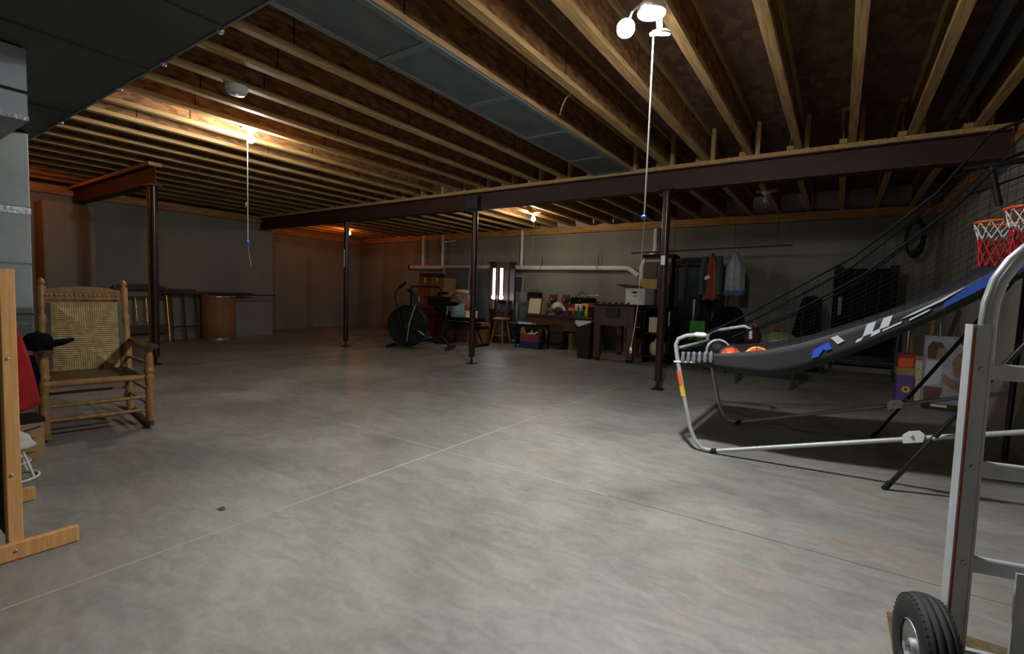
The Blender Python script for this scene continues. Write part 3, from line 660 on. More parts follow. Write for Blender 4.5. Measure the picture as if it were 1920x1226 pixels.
carton('moving_box', 'flat dark case on top of the orange-brown carton', 'dark_wood', -8.16, -7.70, 8.15, 8.5, 1.362, 1.45, tape=False, lid='dark_wood')
def screen(label, x0, x1, zt, yb, m='screen_grey', fw=.035):
    t = thing('window_screen', label, 'screen', ((x0 + x1) / 2, yb, 0)); a = (x1 - x0) / 2; A = rot('X', R(-7), (0, 0, 0))
    part(B().box(-a + fw, a - fw, -.004, .004, fw, zt - fw, A), 'mesh_panel', m, t)
    for s_ in (-1, 1): part(B().box(min(s_ * a, s_ * (a - fw)), max(s_ * a, s_ * (a - fw)), -.012, .012, 0, zt, A), 'stile', 'frame_grey', t)
    part(B().box(-a + fw, a - fw, -.012, .012, zt - fw, zt, A), 'top_rail', 'frame_grey', t); part(B().box(-a + fw, a - fw, -.012, .012, 0, fw, A), 'bottom_rail', 'frame_grey', t)
screen('tall grey framed screen leaning behind the dark brown carton', -8.0, -7.16, 1.66, 8.62)
screen('tall grey framed screen leaning behind the patterned bundle', -7.11, -6.38, 1.64, 8.60)
screen('tall plain grey board leaning beside the glazed lantern', -6.36, -5.74, 1.45, 8.74, 'teal_dark')
carton('storage_box', 'low white storage box with a pale label under the patterned bundle', 'white', -6.86, -6.38, 7.72, 8.1, .40, .64, lid='cream')
carton('storage_box', 'brown wooden chest under the low white storage box', 'brown_wood', -6.95, -6.30, 7.6, 8.15, 0, .398, 'chest', lid='brown_wood')
t = thing('cloth_bundle', 'bundle of patterned orange and teal cloth under a beige towel', 'cloth', (-6.68, 7.9, .642))
part(B().ball((0, 0, .20), .24, 20, 12, squash=(1.15, .8, .83)), 'patterned_cloth', 'pattern', t)
part(B().ball((.04, -.02, .40), .16, 14, 8, squash=(1.1, .8, .35)), 'folded_towel', 'towel', t)
part(B().ball((-.2, -.1, .10), .12, 12, 8, squash=(1, .7, .8)), 'patterned_fold', 'rust_jacket', t)
t = thing('plastic_bag', 'pale blue gift bag standing on the weight bench', 'bag', (-6.20, 7.24, .542))
part(B().lathe([(.12, 0), (.135, .05), (.14, .16), (.13, .22), (.145, .26), (.12, .262)], n=10), 'bag', 'light_blue', t)
part(B().tube([(-.06, -.11, .25), (-.03, -.12, .31), (.03, -.12, .31), (.06, -.11, .25)], .004, 6), 'handle', 'white', t)

# lantern cabinet with two glowing strips added to imitate reflections in its glass
t = thing('showcase_cabinet', 'dark wooden hexagonal lantern cabinet with two glowing white strips standing in for glass reflections', 'showcase', (-5.98, 8.42, 0))
HX = lambda r: [(r * math.cos(R(60 * k + 30)) * 1.1, r * math.sin(R(60 * k + 30)) * .8) for k in range(6)]
part(B().prism(HX(.30), 1.66, 1.70, 'xy').prism(HX(.26), 1.62, 1.66, 'xy'), 'crown', 'dark_wood', t)
part(B().prism(HX(.27), 1.56, 1.62, 'xy'), 'frieze', 'dark_wood', t)
for k, (a, b_) in enumerate(HX(.25)): part(B().box(a - .018, a + .018, b_ - .018, b_ + .018, .70, 1.57), 'corner_post', 'dark_wood', t)
part(B().box(-.02, .02, -.215, -.185, .88, 1.57), 'centre_stile', 'dark_wood', t)
part(B().box(-.24, .24, .10, .12, .88, 1.57), 'back_board', 'dark_wood', t)
part(B().prism(HX(.27), .62, .70, 'xy'), 'shelf', 'dark_wood', t)
part(B().prism(HX(.24), .0, .62, 'xy'), 'pedestal', 'dark_wood', t)
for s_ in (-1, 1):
    part(B().tube([(s_ * .095, -.16, .99), (s_ * .093, -.16, 1.555)], .030, 14), 'reflect_strip', 'reflect_glow', t)  # glowing strip and end spot imitate a reflection, no real lamp
    part(B().ball((s_ * .097, -.16, .95), .048, squash=(1, .8, 1)), 'reflect_spot', 'reflect_glow_end', t)

# stools, spindle chair
def stool(label, x, y, h, r, rz=0, m='stool_wood'):
    t = thing('wooden_stool', label, 'stool', (x, y, 0), rz)
    part(B().lathe([(r * .92, h - .04), (r, h - .03), (r, h - .01), (r * .9, h), (.001, h - .004)], n=24), 'seat', m, t)
    P_ = []
    for k in range(4):
        a = R(45 + 90 * k); p0 = Vector((r * .6 * math.cos(a), r * .6 * math.sin(a), h - .035)); p1 = Vector((r * 1.15 * math.cos(a), r * 1.15 * math.sin(a), 0)); P_.append((p0, p1))
        part(B().tube([p0, (p0 + p1) / 2, p1], [.016, .02, .013], 10), 'leg', m, t)
    for k in range(4):
        u = .5 if k % 2 else .62
        part(B().tube([P_[k][0].lerp(P_[k][1], u), P_[(k + 1) % 4][0].lerp(P_[(k + 1) % 4][1], u)], .009, 8), 'rung', m, t)
stool('round wooden stool standing in front of the glazed lantern', -5.62, 7.92, .54, .18)
t = thing('spindle_chair', 'dark spindle-back chair between the stool and the desk', 'chair', (-5.37, 8.26, 0), 0)
part(B().bbox(-.21, .21, -.2, .2, .42, .455, .01), 'seat', 'brown_wood', t)
for sx in (-1, 1):
    for sy in (-1, 1): part(B().tube([(sx * .16, sy * .15, .42), (sx * .2, sy * .19, 0)], .017, 8), 'leg', 'dark_wood', t)
for k in range(7): part(B().tube([(-.17 + .057 * k, .18, .45), (-.19 + .064 * k, .24, .80)], .008, 6), 'spindle', 'dark_wood', t)
part(B().bbox(-.23, .23, .22, .255, .79, .87, .008), 'crest_rail', 'brown_wood', t)
carton('wooden_crate', 'light brown wooden crate on the floor left of the round stool', 'stool_wood', -6.28, -5.94, 7.66, 7.98, 0, .42, 'crate', lid='stool_wood')
t = thing('glass_board', 'pale translucent plastic sheet standing behind the spindle chair', 'board', (-5.42, 8.62, 0))
part(B().box(-.30, .20, -.006, .006, 0, 1.08), 'sheet', 'screen_grey', t); part(B().box(-.31, -.295, -.01, .01, 0, 1.09), 'edge', 'frame_grey', t)
part(B().box(.195, .21, -.01, .01, 0, 1.09), 'edge', 'frame_grey', t)

# ------------------------------------------------------------------ desk with clutter
t = thing('writing_desk', 'long dark desk against the back wall covered with clutter', 'desk', (-4.35, 8.28, 0))
part(B().bbox(-.72, .70, -.32, .32, .60, .635, .006), 'desk_top', 'dark_wood', t)
part(B().box(-.70, .68, -.30, -.28, .36, .60), 'front_apron', 'brown_wood', t)
for x in (-.68, .64):
    for y in (-.28, .26): part(B().box(x, x + .05, y, y + .05, 0, .60), 'leg', 'dark_wood', t)
part(B().box(-.20, .12, -.29, .25, .08, .59), 'drawer_pedestal', 'black', t)
for z in (.22, .40): part(B().box(-.18, .10, -.305, -.290, z - .08, z + .08), 'drawer_front', 'dark_wood', t)
ZT = .637
t = thing('speaker_box', 'black box with short spikes on top of the cream box', 'box', (-5.02, 8.2, .90))
part(B().bbox(-.13, .13, -.09, .09, 0, .17, .01), 'body', 'black', t)
for k in range(5): part(B().tube([(-.1 + .05 * k, 0, .17), (-.1 + .05 * k, 0, .21 + .03 * (k % 2))], .006, 6), 'spike', 'black', t)
carton('storage_box', 'tall cream carton on the end of the desk', 'cream', -5.06, -4.90, 8.06, 8.34, ZT, .898)
t = thing('picture_frame', 'thin brown wooden frame leaning on the cream carton', 'frame', (-4.90, 7.99, ZT))
A = rot('X', R(-12))
for x in (-.16, .13): part(B().box(x, x + .022, -.01, .01, 0, .34, A), 'stile', 'brown_wood', t)
for z in (0, .32): part(B().box(-.16, .152, -.01, .01, z, z + .022, A), 'rail', 'brown_wood', t)
part(B().box(-.138, .13, -.003, .003, .02, .32, A), 'backing', 'cream', t)
t = thing('cloth_pile', 'heap of white cloth on the desk in front of the teddy bears', 'cloth', (-4.53, 8.25, ZT))
def heap(u, v):
    a = 2 * PI * u; r = .205 * v * (1 + .12 * math.sin(5 * a)); return (r * math.cos(a), .45 * r * math.sin(a), max(.004, .26 * math.cos(v * PI / 2) ** .8 + .02 * math.sin(7 * a) * v))
part(B().sheet(heap, 28, 8, .006), 'cloth', 'white_cloth', t)
part(B().ball((.08, -.10, .09), .09, 12, 8, squash=(1.1, .5, .9)), 'maroon_fold', 'maroon', t)
part(B().ball((-.09, -.10, .10), .07, 12, 8, squash=(1.2, .5, .9)), 'grey_fold', 'screen_grey', t)
for k, (x, lb) in enumerate([(-4.76, 'brown teddy bear on the left of the white cloth heap'), (-4.48, 'brown teddy bear on the right of the white cloth heap')]):
    t = thing('teddy_bear', lb, 'toy', (x, 8.505, ZT), 0)
    part(B().ball((0, 0, .14), .085, 12, 10, squash=(1, .9, 1.6)), 'body', 'teddy', t)
    part(B().ball((0, -.01, .32), .085, 14, 10), 'head', 'teddy', t)
    part(B().ball((0, -.085, .30), .03, 10, 8), 'muzzle', 'stool_wood', t)
    for s_ in (-1, 1): part(B().ball((s_ * .065, 0, .385), .028, 10, 8, squash=(1, .5, 1)), 'ear', 'teddy', t); part(B().ball((s_ * .10, -.04, .17), .035, 10, 8, squash=(.8, .8, 2)), 'arm', 'teddy', t); part(B().ball((s_ * .06, -.09, .035), .035, 10, 8, squash=(1, 1.6, 1)), 'leg', 'teddy', t)
def bowl(label, m, x, y, z, r, h, fill=None):
    t = thing('plastic_bowl', label, 'bowl', (x, y, z))
    part(B().lathe([(r * .6, 0), (r * .85, h * .5), (r, h), (r + .01, h + .003), (r * .95, h), (r * .8, h * .5), (r * .55, .01), (.001, .01)], n=24), 'bowl', m, t)
    if fill: part(B().ball((0, 0, h * .7), r * .7, 12, 8, squash=(1, 1, .6)), 'contents', fill, t)
bowl('purple plastic bowl on the front of the desk', 'purple', -4.22, 8.07, ZT, .10, .10, 'purple')
bowl('green plastic bowl beside the purple bowl', 'green', -3.97, 8.07, ZT, .10, .11, 'green')
carton('toy_box', 'small orange package in the row on the desk', 'orange', -4.27, -4.13, 8.20, 8.28, ZT, .87, lid='red_dark')
t = carton('toy_box', 'small white package with dark marks in the row on the desk', 'print_white', -4.12, -3.99, 8.20, 8.28, ZT, .875, tape=False, lid='white')
part(B().prism([(-.02, .10), (.03, .14), (.01, .18), (.035, .20), (-.01, .20), (-.005, .15)], -.047, -.041), 'dark_mark', 'red_dark', t)
t = carton('toy_box', 'small yellow package with a black figure in the row on the desk', 'yellow', -3.98, -3.86, 8.20, 8.28, ZT, .89, tape=False, lid='yellow')
part(B().prism([(-.04, .11), (0, .12), (.02, .17), (-.01, .22), (-.04, .2)], -.047, -.041), 'black_mark', 'black', t)
carton('toy_box', 'small red and black package at the end of the desk row', 'black', -3.84, -3.70, 8.18, 8.28, ZT, .90, lid='red')
t = thing('tool_bag', 'black open-topped carry bag with a thin loop handle behind the packages', 'bag', (-4.06, 8.42, ZT))
part(B().bbox(-.24, .24, -.12, .10, 0, .36, .03), 'body', 'black_cloth', t)
part(B().tube([(-.18, 0, .34), (-.10, 0, .43), (-.02, 0, .455), (.06, 0, .43), (.10, 0, .36)], .008, 8), 'handle', 'black', t)
part(B().tube([(-.05, -.02, .40), (.32, -.02, .41)], .007, 8), 'metal_rod', 'steel', t)
part(B().ball((-.02, -.12, .30), .016), 'buckle', 'steel', t)
t = thing('paper_tray', 'white tray lying on a low black shelf left of the desk', 'tray', (-4.93, 7.82, .46))
part(B().box(-.15, .15, -.10, .09, 0, .012), 'base', 'white', t); part(B().box(-.15, .15, -.105, -.09, 0, .04), 'lip', 'white', t)
t = thing('low_shelf', 'low black shelf unit holding the white tray', 'shelf', (-4.82, 7.82, 0))
part(B().box(-.30, .30, -.12, .12, .435, .459), 'shelf_board', 'black', t)
for x in (-.30, .28):
    for y in (-.12, .10): part(B().box(x, x + .02, y, y + .02, 0, .435), 'leg', 'black', t)
t = thing('toy_carton', 'open carton in navy, magenta and orange under the low shelf', 'box', (-4.83, 7.82, 0), 0)
part(B().box(-.20, .20, -.09, .09, 0, .13), 'lower_band', 'navy', t); part(B().box(-.20, .20, -.09, .09, .131, .20), 'middle_band', 'magenta', t); part(B().box(-.20, .20, -.09, .09, .201, .28), 'upper_band', 'orange_box', t)
part(B().prism([(-.20, .281), (-.06, .281), (-.12, .40), (-.17, .40)], -.09, -.084), 'flap', 'cardboard', t)
part(B().prism([(.0, .281), (.12, .281), (.06, .38)], -.09, -.084), 'flap', 'cardboard', t)
part(B().tube([(-.02, -.10, .285), (.12, -.10, .285), (.2, -.10, .33)], .012, 8), 'white_string', 'white', t)
carton('storage_tub', 'ochre yellow storage tub under the desk', 'ochre', -4.18, -3.78, 8.1, 8.4, 0, .33, 'tub', lid='ochre')
t = thing('waste_bin', 'tall black waste bin with a white liner', 'bin', (-3.425, 7.26, 0), 0)
part(B().add([(sx * (.10 + .03 * k), sy * (.095 + .03 * k), .60 * k) for k in (0, 1) for sx, sy in ((-1, -1), (1, -1), (1, 1), (-1, 1))], [(3, 2, 1, 0), (0, 1, 5, 4), (1, 2, 6, 5), (2, 3, 7, 6), (3, 0, 4, 7), (4, 5, 6, 7)]), 'body', 'black_plastic', t)
part(B().box(-.136, .136, -.132, .132, .595, .615), 'rim', 'black_plastic', t)
part(B().prism([(-.14, .62), (.14, .62), (.14, .60), (.02, .555), (-.08, .52), (-.14, .57)], -.142, -.134), 'liner', 'white', t)
t = thing('game_table', 'brown wooden foosball table with thick square legs', 'table', (-2.93, 7.62, 0), R(0))
part(B().bbox(-.33, .33, -.45, .62, .56, .88, .008), 'cabinet', 'brown_wood', t)
part(B().bbox(-.35, .35, -.47, .64, .88, .905, .006), 'rim', 'black', t)
part(B().bbox(-.12, .10, -.475, -.45, .70, .85, .008), 'score_panel', 'black_plastic', t)
for x in (-.325, .225):
    for y in (-.44, .52): lg = part(B().box(x, x + .10, y, y + .10, .05, .56), 'leg', 'brown_wood', t); part(B().lathe([(.045, 0), (.045, .02), (.02, .05)], (x + .05, y + .05, 0), n=14), 'levelling_foot', 'black', lg)
for k in range(6): part(B().tube([(-.28 + .1 * k, -.46, .915), (-.28 + .1 * k, -.38, .93)], .012, 8), 'knob', 'black', t)
t = thing('file_box', 'white file box with a dark handle hole and open cardboard flaps', 'box', (-2.80, 7.96, .906), R(-5))
part(B().box(-.17, .17, -.18, .18, 0, .27), 'body', 'white', t)
part(B().bbox(-.055, .035, -.184, -.178, .19, .215, .004), 'handle_hole', 'black', t)
part(B().box(-.04, .015, -.183, -.179, .13, .14), 'printed_line', 'screen_grey', t)
part(B().add([(-.17, -.18, .27), (.17, -.18, .27), (.16, -.40, .31), (-.26, -.40, .33), (-.17, -.18, .276), (.17, -.18, .276), (.16, -.40, .316), (-.26, -.40, .336)], [(3, 2, 1, 0), (4, 5, 6, 7), (0, 1, 5, 4), (1, 2, 6, 5), (2, 3, 7, 6), (3, 0, 4, 7)]), 'front_flap', 'cardboard', t)
part(B().box(-.10, .22, .17, .18, .27, .44), 'back_flap', 'cardboard', t)
t = thing('shelf_unit', 'black open shelf unit behind the game table', 'shelf', (-2.33, 7.62, 0))
for z in (.10, .46, .86): part(B().box(-.21, .21, -.18, .18, z, z + .025), 'shelf_board', 'black', t)
for x in (-.21, .185): part(B().box(x, x + .025, -.18, .18, 0, .885), 'side', 'black', t)
part(B().box(-.185, .185, .165, .18, .12, .86), 'back_panel', 'black', t)
part(B().box(.18, .205, -.19, -.18, .60, .82), 'steel_label', 'steel', t)
t = thing('cream_jug', 'cream rounded jug on the bottom of the black shelf unit', 'jug', (-2.33, 7.60, .126))
part(B().lathe([(.10, 0), (.13, .03), (.14, .12), (.12, .19), (.06, .22), (.055, .24)], n=20), 'body', 'cream', t); part(B().lathe([(.06, .24), (.06, .26)], n=16), 'cap', 'white', t)
carton('storage_box', 'cream carton on the middle of the black shelf unit', 'cream', -2.46, -2.26, 7.48, 7.74, .486, .72)
carton('storage_box', 'brown carton on the floor under the game table', 'cardboard_dark', -3.05, -2.85, 8.0, 8.22, 0, .5)

# tall cabinets
t = thing('wardrobe_cabinet', 'tall dark cabinet with a crown moulding behind the red-brown post', 'cabinet', (-2.675, 8.58, 0))
part(B().box(-.24, .24, -.12, .22, .06, 1.74), 'body', 'dark_wood', t); part(B().box(-.24, .24, -.12, .22, 0, .06), 'plinth', 'black', t)
part(B().bbox(-.28, .28, -.16, .24, 1.74, 1.79, .012), 'crown', 'black', t)
part(B().box(-.22, .22, -.128, -.12, 1.66, 1.70), 'light_strip', 'frame_grey', t)
for s_ in (-1, 1): dr = part(B().box(min(s_ * .01, s_ * .22), max(s_ * .01, s_ * .22), -.135, -.12, .10, 1.63), 'door', 'brown_wood', t); part(B().ball((s_ * .03, -.145, .9), .012), 'knob', 'brass', dr)
t = thing('curio_cabinet', 'tall black glass-fronted curio cabinet beside the hanging clothes', 'cabinet', (-2.10, 8.58, 0), R(0))
CX = [(-.26, -.10), (-.06, -.24), (.18, -.24), (.26, -.10), (.26, .24), (-.26, .24)]
part(B().prism(CX, 0, .30, 'xy'), 'base', 'black', t)
part(B().prism([(a * 1.1, b_ * 1.1) for a, b_ in CX], 1.66, 1.71, 'xy').prism(CX, 1.58, 1.66, 'xy'), 'crown', 'black', t)
for a, b_ in CX: part(B().box(a * .96 - .018, a * .96 + .018, b_ * .94 - .018, b_ * .94 + .018, .30, 1.58), 'corner_post', 'black', t)
part(B().box(-.24, .24, .20, .22, .30, 1.58), 'back_panel', 'dark_wood', t)
def pane(p, q, z0, z1):
    (a, b_), (c, d_) = p, q; n = Vector((d_ - b_, a - c, 0)).normalized() * .003
    v = [(a, b_, z0), (c, d_, z0), (c, d_, z1), (a, b_, z1)]; return B().add(v + [(x + n.x, y + n.y, z) for x, y, z in v], [(0, 1, 2, 3), (7, 6, 5, 4), (0, 4, 5, 1), (1, 5, 6, 2), (2, 6, 7, 3), (3, 7, 4, 0)])
for i in range(3): part(pane((CX[i][0] * .93, CX[i][1] * .9), (CX[i + 1][0] * .93, CX[i + 1][1] * .9), .32, 1.56), 'glass_pane', 'glass', t)
for z in (.72, 1.14): part(B().prism([(a * .88, b_ * .85) for a, b_ in CX], z, z + .015, 'xy'), 'glass_shelf', 'charcoal', t)
part(B().box(.08, .11, -.232, -.226, .66, 1.02), 'reflective_strip', 'steel', t); part(B().box(-.02, .0, -.236, -.23, .9, 1.3), 'reflective_strip', 'charcoal', t)

# clothes rod with two garments
t = thing('clothes_rod', 'long dark rod hung level on wires before the back wall', 'rod', (-1.82, 8.12, 1.82))
part(B().tube([(-1.22, 0, -.03), (1.20, 0, .03)], .013, 10), 'rod', 'charcoal', t)
for x in (.42, -.48, 1.0): part(B().tube([(x, 0, .02 + x * .025), (x, 0, .58)], .003, 6), 'hanging_wire', 'charcoal', t)
def garment(name, label, x, body, sleeve, sash, long=.80, w_=.24, side=True, hem=None):
    t = thing(name, label, 'garment', (x, 8.12, 1.82), R(0))
    part(B().tube([(0, .016, 0), (0, .012, .012), (0, 0, .0165), (0, -.012, .012), (0, -.016, -.004), (0, 0, -.05)], .004, 6).tube([(-w_ * .55, 0, -.12), (0, 0, -.05), (w_ * .55, 0, -.12)], .006, 6), 'hanger', 'steel', t)
    def cl(u, v, ph, k):
        wd = w_ * (.25 + .75 * min(1, v * 3)) * (1 + .1 * v); a = (u - .5) * 2
        return (a * wd * .55, k * (.06 * math.sqrt(max(0, 1 - a * a))) + .012 * math.sin(a * 9 + ph), -.06 - .06 * abs(a) * (1 - min(1, v * 2)) - long * v - .015 * math.sin(a * 6))
    part(B().sheet(lambda u, v: cl(u, v, 0, -1), 16, 14, .008), 'front', body, t); part(B().sheet(lambda u, v: cl(u, v, 1, 1), 16, 14, .008), 'back', body, t)
    if side:
        for s_ in (-1, 1): part(B().tube([(s_ * w_ * .5, -.01, -.12), (s_ * w_ * .62, -.05, -.40), (s_ * w_ * .60, -.06, -.72)], [.05, .055, .045], 10), 'sleeve', sleeve, t)
    if sash: part(B().bbox(-w_ * .45, -.01, -.085, -.07, -.50, -.44, .004, rot('Y', R(-25), (-.1, 0, -.47))), 'pale_band', sash, t)
    if hem: part(B().bbox(-w_ * .6, w_ * .6, -.075, .07, -.06 - long, .02 - long, .01), 'hem_band', hem, t)
    return t
garment('jacket', 'orange and dark jacket hanging on the rod', -1.70, 'rust_jacket', 'teal_dark', 'white', .74, .21)
garment('vest', 'pale grey vest with a blue hem hanging on the rod', -1.365, 'vest_grey', 'vest_grey', None, .66, .24, False, 'vest_blue')

# ------------------------------------------------------------------ right side of the room
t = thing('folded_chair', 'black upholstered chair back rising behind the basketball game', 'chair', (-1.36, 7.55, 0))
poly = [(-.24, .42), (.24, .42), (.26, .60), (.20, .86), (.12, .93), (-.08, .93), (-.16, .88), (-.24, .62)]
part(B().prism(poly, .12, .20, 'xz', rot('X', R(8), (0, .15, .42))), 'backrest', 'black_cloth', t)
part(B().bbox(-.25, .25, -.26, .16, .38, .46, .02), 'seat', 'black_cloth', t)
part(B().lathe([(.03, .05), (.03, .38)], n=12), 'column', 'black', t)
for k in range(5):
    a = 2 * PI * k / 5; part(B().tube([(0, 0, .09), (.27 * math.cos(a), .27 * math.sin(a), .055)], .018, 8), 'base_arm', 'black', t); part(B().ball((.27 * math.cos(a), .27 * math.sin(a), .026), .026), 'castor', 'black_plastic', t)
t = thing('green_chair', 'small bright green plastic child chair near the curio cabinet', 'chair', (-1.88, 8.0, 0))
part(B().bbox(-.12, .12, .10, .125, .36, .68, .012), 'backrest', 'bright_green', t); part(B().bbox(-.13, .13, -.13, .12, .28, .31, .01), 'seat', 'bright_green', t)
for sx in (-1, 1):
    for sy in (-1, 1): part(B().tube([(sx * .10, sy * .09, .28), (sx * .13, sy * .12, 0)], .016, 8), 'leg', 'bright_green', t)
t = thing('toy_bag', 'dark red fabric bag on a low bench behind the basketball game', 'bag', (-.86, 6.55, .46))
part(B().ball((0, 0, .125), .13, 14, 10, squash=(.75, .8, .96)), 'bag', 'red_dark', t); part(B().tube([(-.05, 0, .23), (0, 0, .28), (.05, 0, .23)], .008, 6), 'handle', 'yellow', t)
t = thing('toy_bag', 'olive green bag with red handles on a low bench behind the basketball game', 'bag', (-.57, 6.55, .46))
part(B().ball((0, 0, .10), .20, 16, 10, squash=(.95, .6, .5)), 'bag', 'olive', t)
part(B().tube([(-.14, 0, .15), (-.06, 0, .22), (.06, 0, .22), (.15, 0, .13), (.17, 0, .05)], .012, 8), 'handle', 'red', t)
part(B().ball((.02, -.10, .075), .11, 12, 8, squash=(1.2, .3, .4)), 'pale_patch', 'vest_grey', t)
t = thing('low_bench', 'low dark bench holding the two fabric bags', 'bench', (-.72, 6.55, 0))
part(B().bbox(-.32, .36, -.18, .18, .41, .455, .006), 'top', 'charcoal', t)
for x in (-.29, .30):
    for y in (-.15, .13): part(B().box(x, x + .03, y, y + .03, 0, .41), 'leg', 'charcoal', t)
# folded table-tennis table on castors
t = thing('folding_table', 'black folded table-tennis table standing upright on castors', 'table', (.27, 8.42, 0))
for s_, m_ in ((-1, 'black_cloth'), (1, 'black_cloth')):
    part(B().bbox(-.36, .36, s_ * .06 - .025, s_ * .06 + .025, .30, 1.52, .01), 'table_half', m_, t)
for x in (-.355, .275): part(B().bbox(x, x + .10, -.095, .095, 1.46, 1.56, .01), 'corner_block', 'black', t)
for x in (-.42, .40):
    part(B().tube([(x, -.12, .10), (x + .02, -.12, .90)], .02, 8), 'upright', 'pipe_grey', t); part(B().tube([(x, -.2, .08), (x, .2, .08)], .02, 8), 'base_bar', 'charcoal', t)
    for y in (-.2, .2): part(B().lathe([(.04, -.014), (.045, 0), (.04, .014)], (x, y, .045), (1, 0, 0), 16), 'castor', 'black_plastic', t)
part(B().tube([(-.42, -.12, .22), (.40, -.12, .22)], .016, 8), 'cross_bar', 'pipe_grey', t); part(B().tube([(-.42, .1, .14), (.40, .1, .14)], .016, 8), 'cross_bar', 'charcoal', t)
part(B().box(-.29, -.25, -.090, -.084, .86, 1.12), 'pale_label', 'vest_grey', t)
t = thing('equipment_bag', 'tall black zipped bag leaning left of the folded table', 'bag', (-.37, 8.48, 0))
part(B().prism([(-.26, 0), (.16, 0), (.16, .7), (.15, 1.08), (.06, 1.13), (-.08, 1.10), (-.14, .90), (-.20, .55)], -.12, .12), 'body', 'black_cloth', t)
part(B().tube([(-.06, -.13, .5), (-.09, -.15, .7), (-.05, -.13, .9)], .012, 8), 'strap', 'charcoal', t)
# printed boxes by the right wall
t = thing('toy_carton', 'tall purple carton with a yellow emblem by the right wall', 'box', (.62, 6.62, 0))
part(B().box(-.07, .07, -.10, .10, 0, .36), 'body', 'purple', t); part(B().box(-.071, .071, -.1005, .1005, .28, .36), 'tan_band', 'cardboard', t)
part(B().lathe([(.035, 0), (.035, .002)], (.01, -.10, .13), (0, -1, 0), 20), 'yellow_emblem', 'yellow', t); part(B().lathe([(.016, 0), (.016, .004)], (.01, -.10, .13), (0, -1, 0), 12), 'emblem_centre', 'red', t)
t = carton('toy_carton', 'red-orange carton resting on the purple carton', 'orange', .56, .68, 6.54, 6.72, .362, .50, tape=False, lid='red'); 
t = carton('foam_tray', 'tall cream foam packing block beside the purple carton', 'cream', .70, .80, 6.44, 6.66, 0, .36, 'packing', tape=False, lid='cream')
carton('toy_carton', 'cream and red carton on top of the foam packing block', 'cream', .69, .81, 6.48, 6.66, .362, .49, lid='cardboard')
t = thing('photo_box', 'large flat carton printed with two laughing faces in profile', 'box', (.90, 6.30, .06))
part(B().box(-.17, .17, -.06, .06, 0, .66), 'carton', 'vest_grey', t)
Y0 = -.0612
part(B().prism([(-.15, .44), (-.03, .43), (-.01, .52), (-.05, .60), (-.12, .61), (-.155, .55)], Y0, -.06), 'printed_hair', 'hair_tone', t)
part(B().prism([(-.09, .43), (-.02, .44), (.01, .50), (-.02, .55), (-.07, .55)], Y0 - .001, -.06), 'printed_face', 'skin_tone', t)
part(B().prism([(.06, .28), (.17, .26), (.17, .52), (.12, .55), (.07, .50), (.03, .42)], Y0, -.06), 'printed_face', 'skin_tone', t)
part(B().prism([(.09, .48), (.17, .46), (.17, .56), (.11, .56)], Y0 - .001, -.06), 'printed_hair', 'hair_tone', t)
part(B().prism([(-.165, .16), (-.04, .20), (-.03, .42), (-.15, .42)], Y0, -.06), 'printed_shirt', 'print_white', t)
part(B().prism([(-.03, .22), (.10, .12), (.17, .14), (.17, .22), (.05, .24), (-.02, .30)], Y0 - .001, -.06), 'printed_arm', 'skin_tone', t)
part(B().prism([(-.16, .02), (-.04, .02), (-.02, .16), (-.16, .16)], Y0, -.06), 'printed_arm', 'print_brown', t)
part(B().lathe([(.04, 0), (.04, .002)], (.12, -.06, .62), (0, -1, 0), 20), 'red_emblem', 'red', t)
t = thing('tool_crate', 'low dark crate under the photo carton', 'crate', (.90, 6.30, 0)); part(B().bbox(-.16, .16, -.08, .08, 0, .058, .006), 'body', 'chair_dark', t); part(B().box(-.10, .02, -.085, -.078, .03, .055), 'white_tag', 'white', t)
t = thing('wire_rack', 'bent wire rack with brown handles behind the printed cartons', 'rack', (.80, 6.95, 0))
part(B().tube([(-.14, 0, 0.01), (-.14, 0, .72), (-.12, 0, .80), (-.06, 0, .83), (.12, 0, .84), (.14, 0, .0)], .012, 8), 'wire_frame', 'steel', t)
for x, a in ((-.06, -8), (.02, 4), (.10, 12)): part(B().bbox(x - .02, x + .02, .03, .05, .25, 1.0, .005, rot('Y', R(a), (x, 0, .2))), 'handle', 'stool_wood' if x < .1 else 'charcoal', t)
part(B().box(-.12, .12, .02, .06, .20, .25), 'lower_shelf', 'charcoal', t)
t = thing('hose_coil', 'coil of black hose hung high in the far right corner', 'hose', (.80, 8.55, 1.95))
for k in range(6): part(B().tube([(.02 * k - .05 + .03 * math.sin(a_), (.19 + .012 * (k % 3)) * math.cos(a_) * .5, (.20 + .014 * k) * math.sin(a_)) for a_ in [2 * PI * i / 24 for i in range(24)]], .013, 8, True, T=Matrix.Rotation(R(60 + 6 * k), 4, 'Z')), 'loop', 'black', t)
part(B().tube([(0, 0, .2), (0, 0, .48)], .006, 6), 'hook_wire', 'charcoal', t)

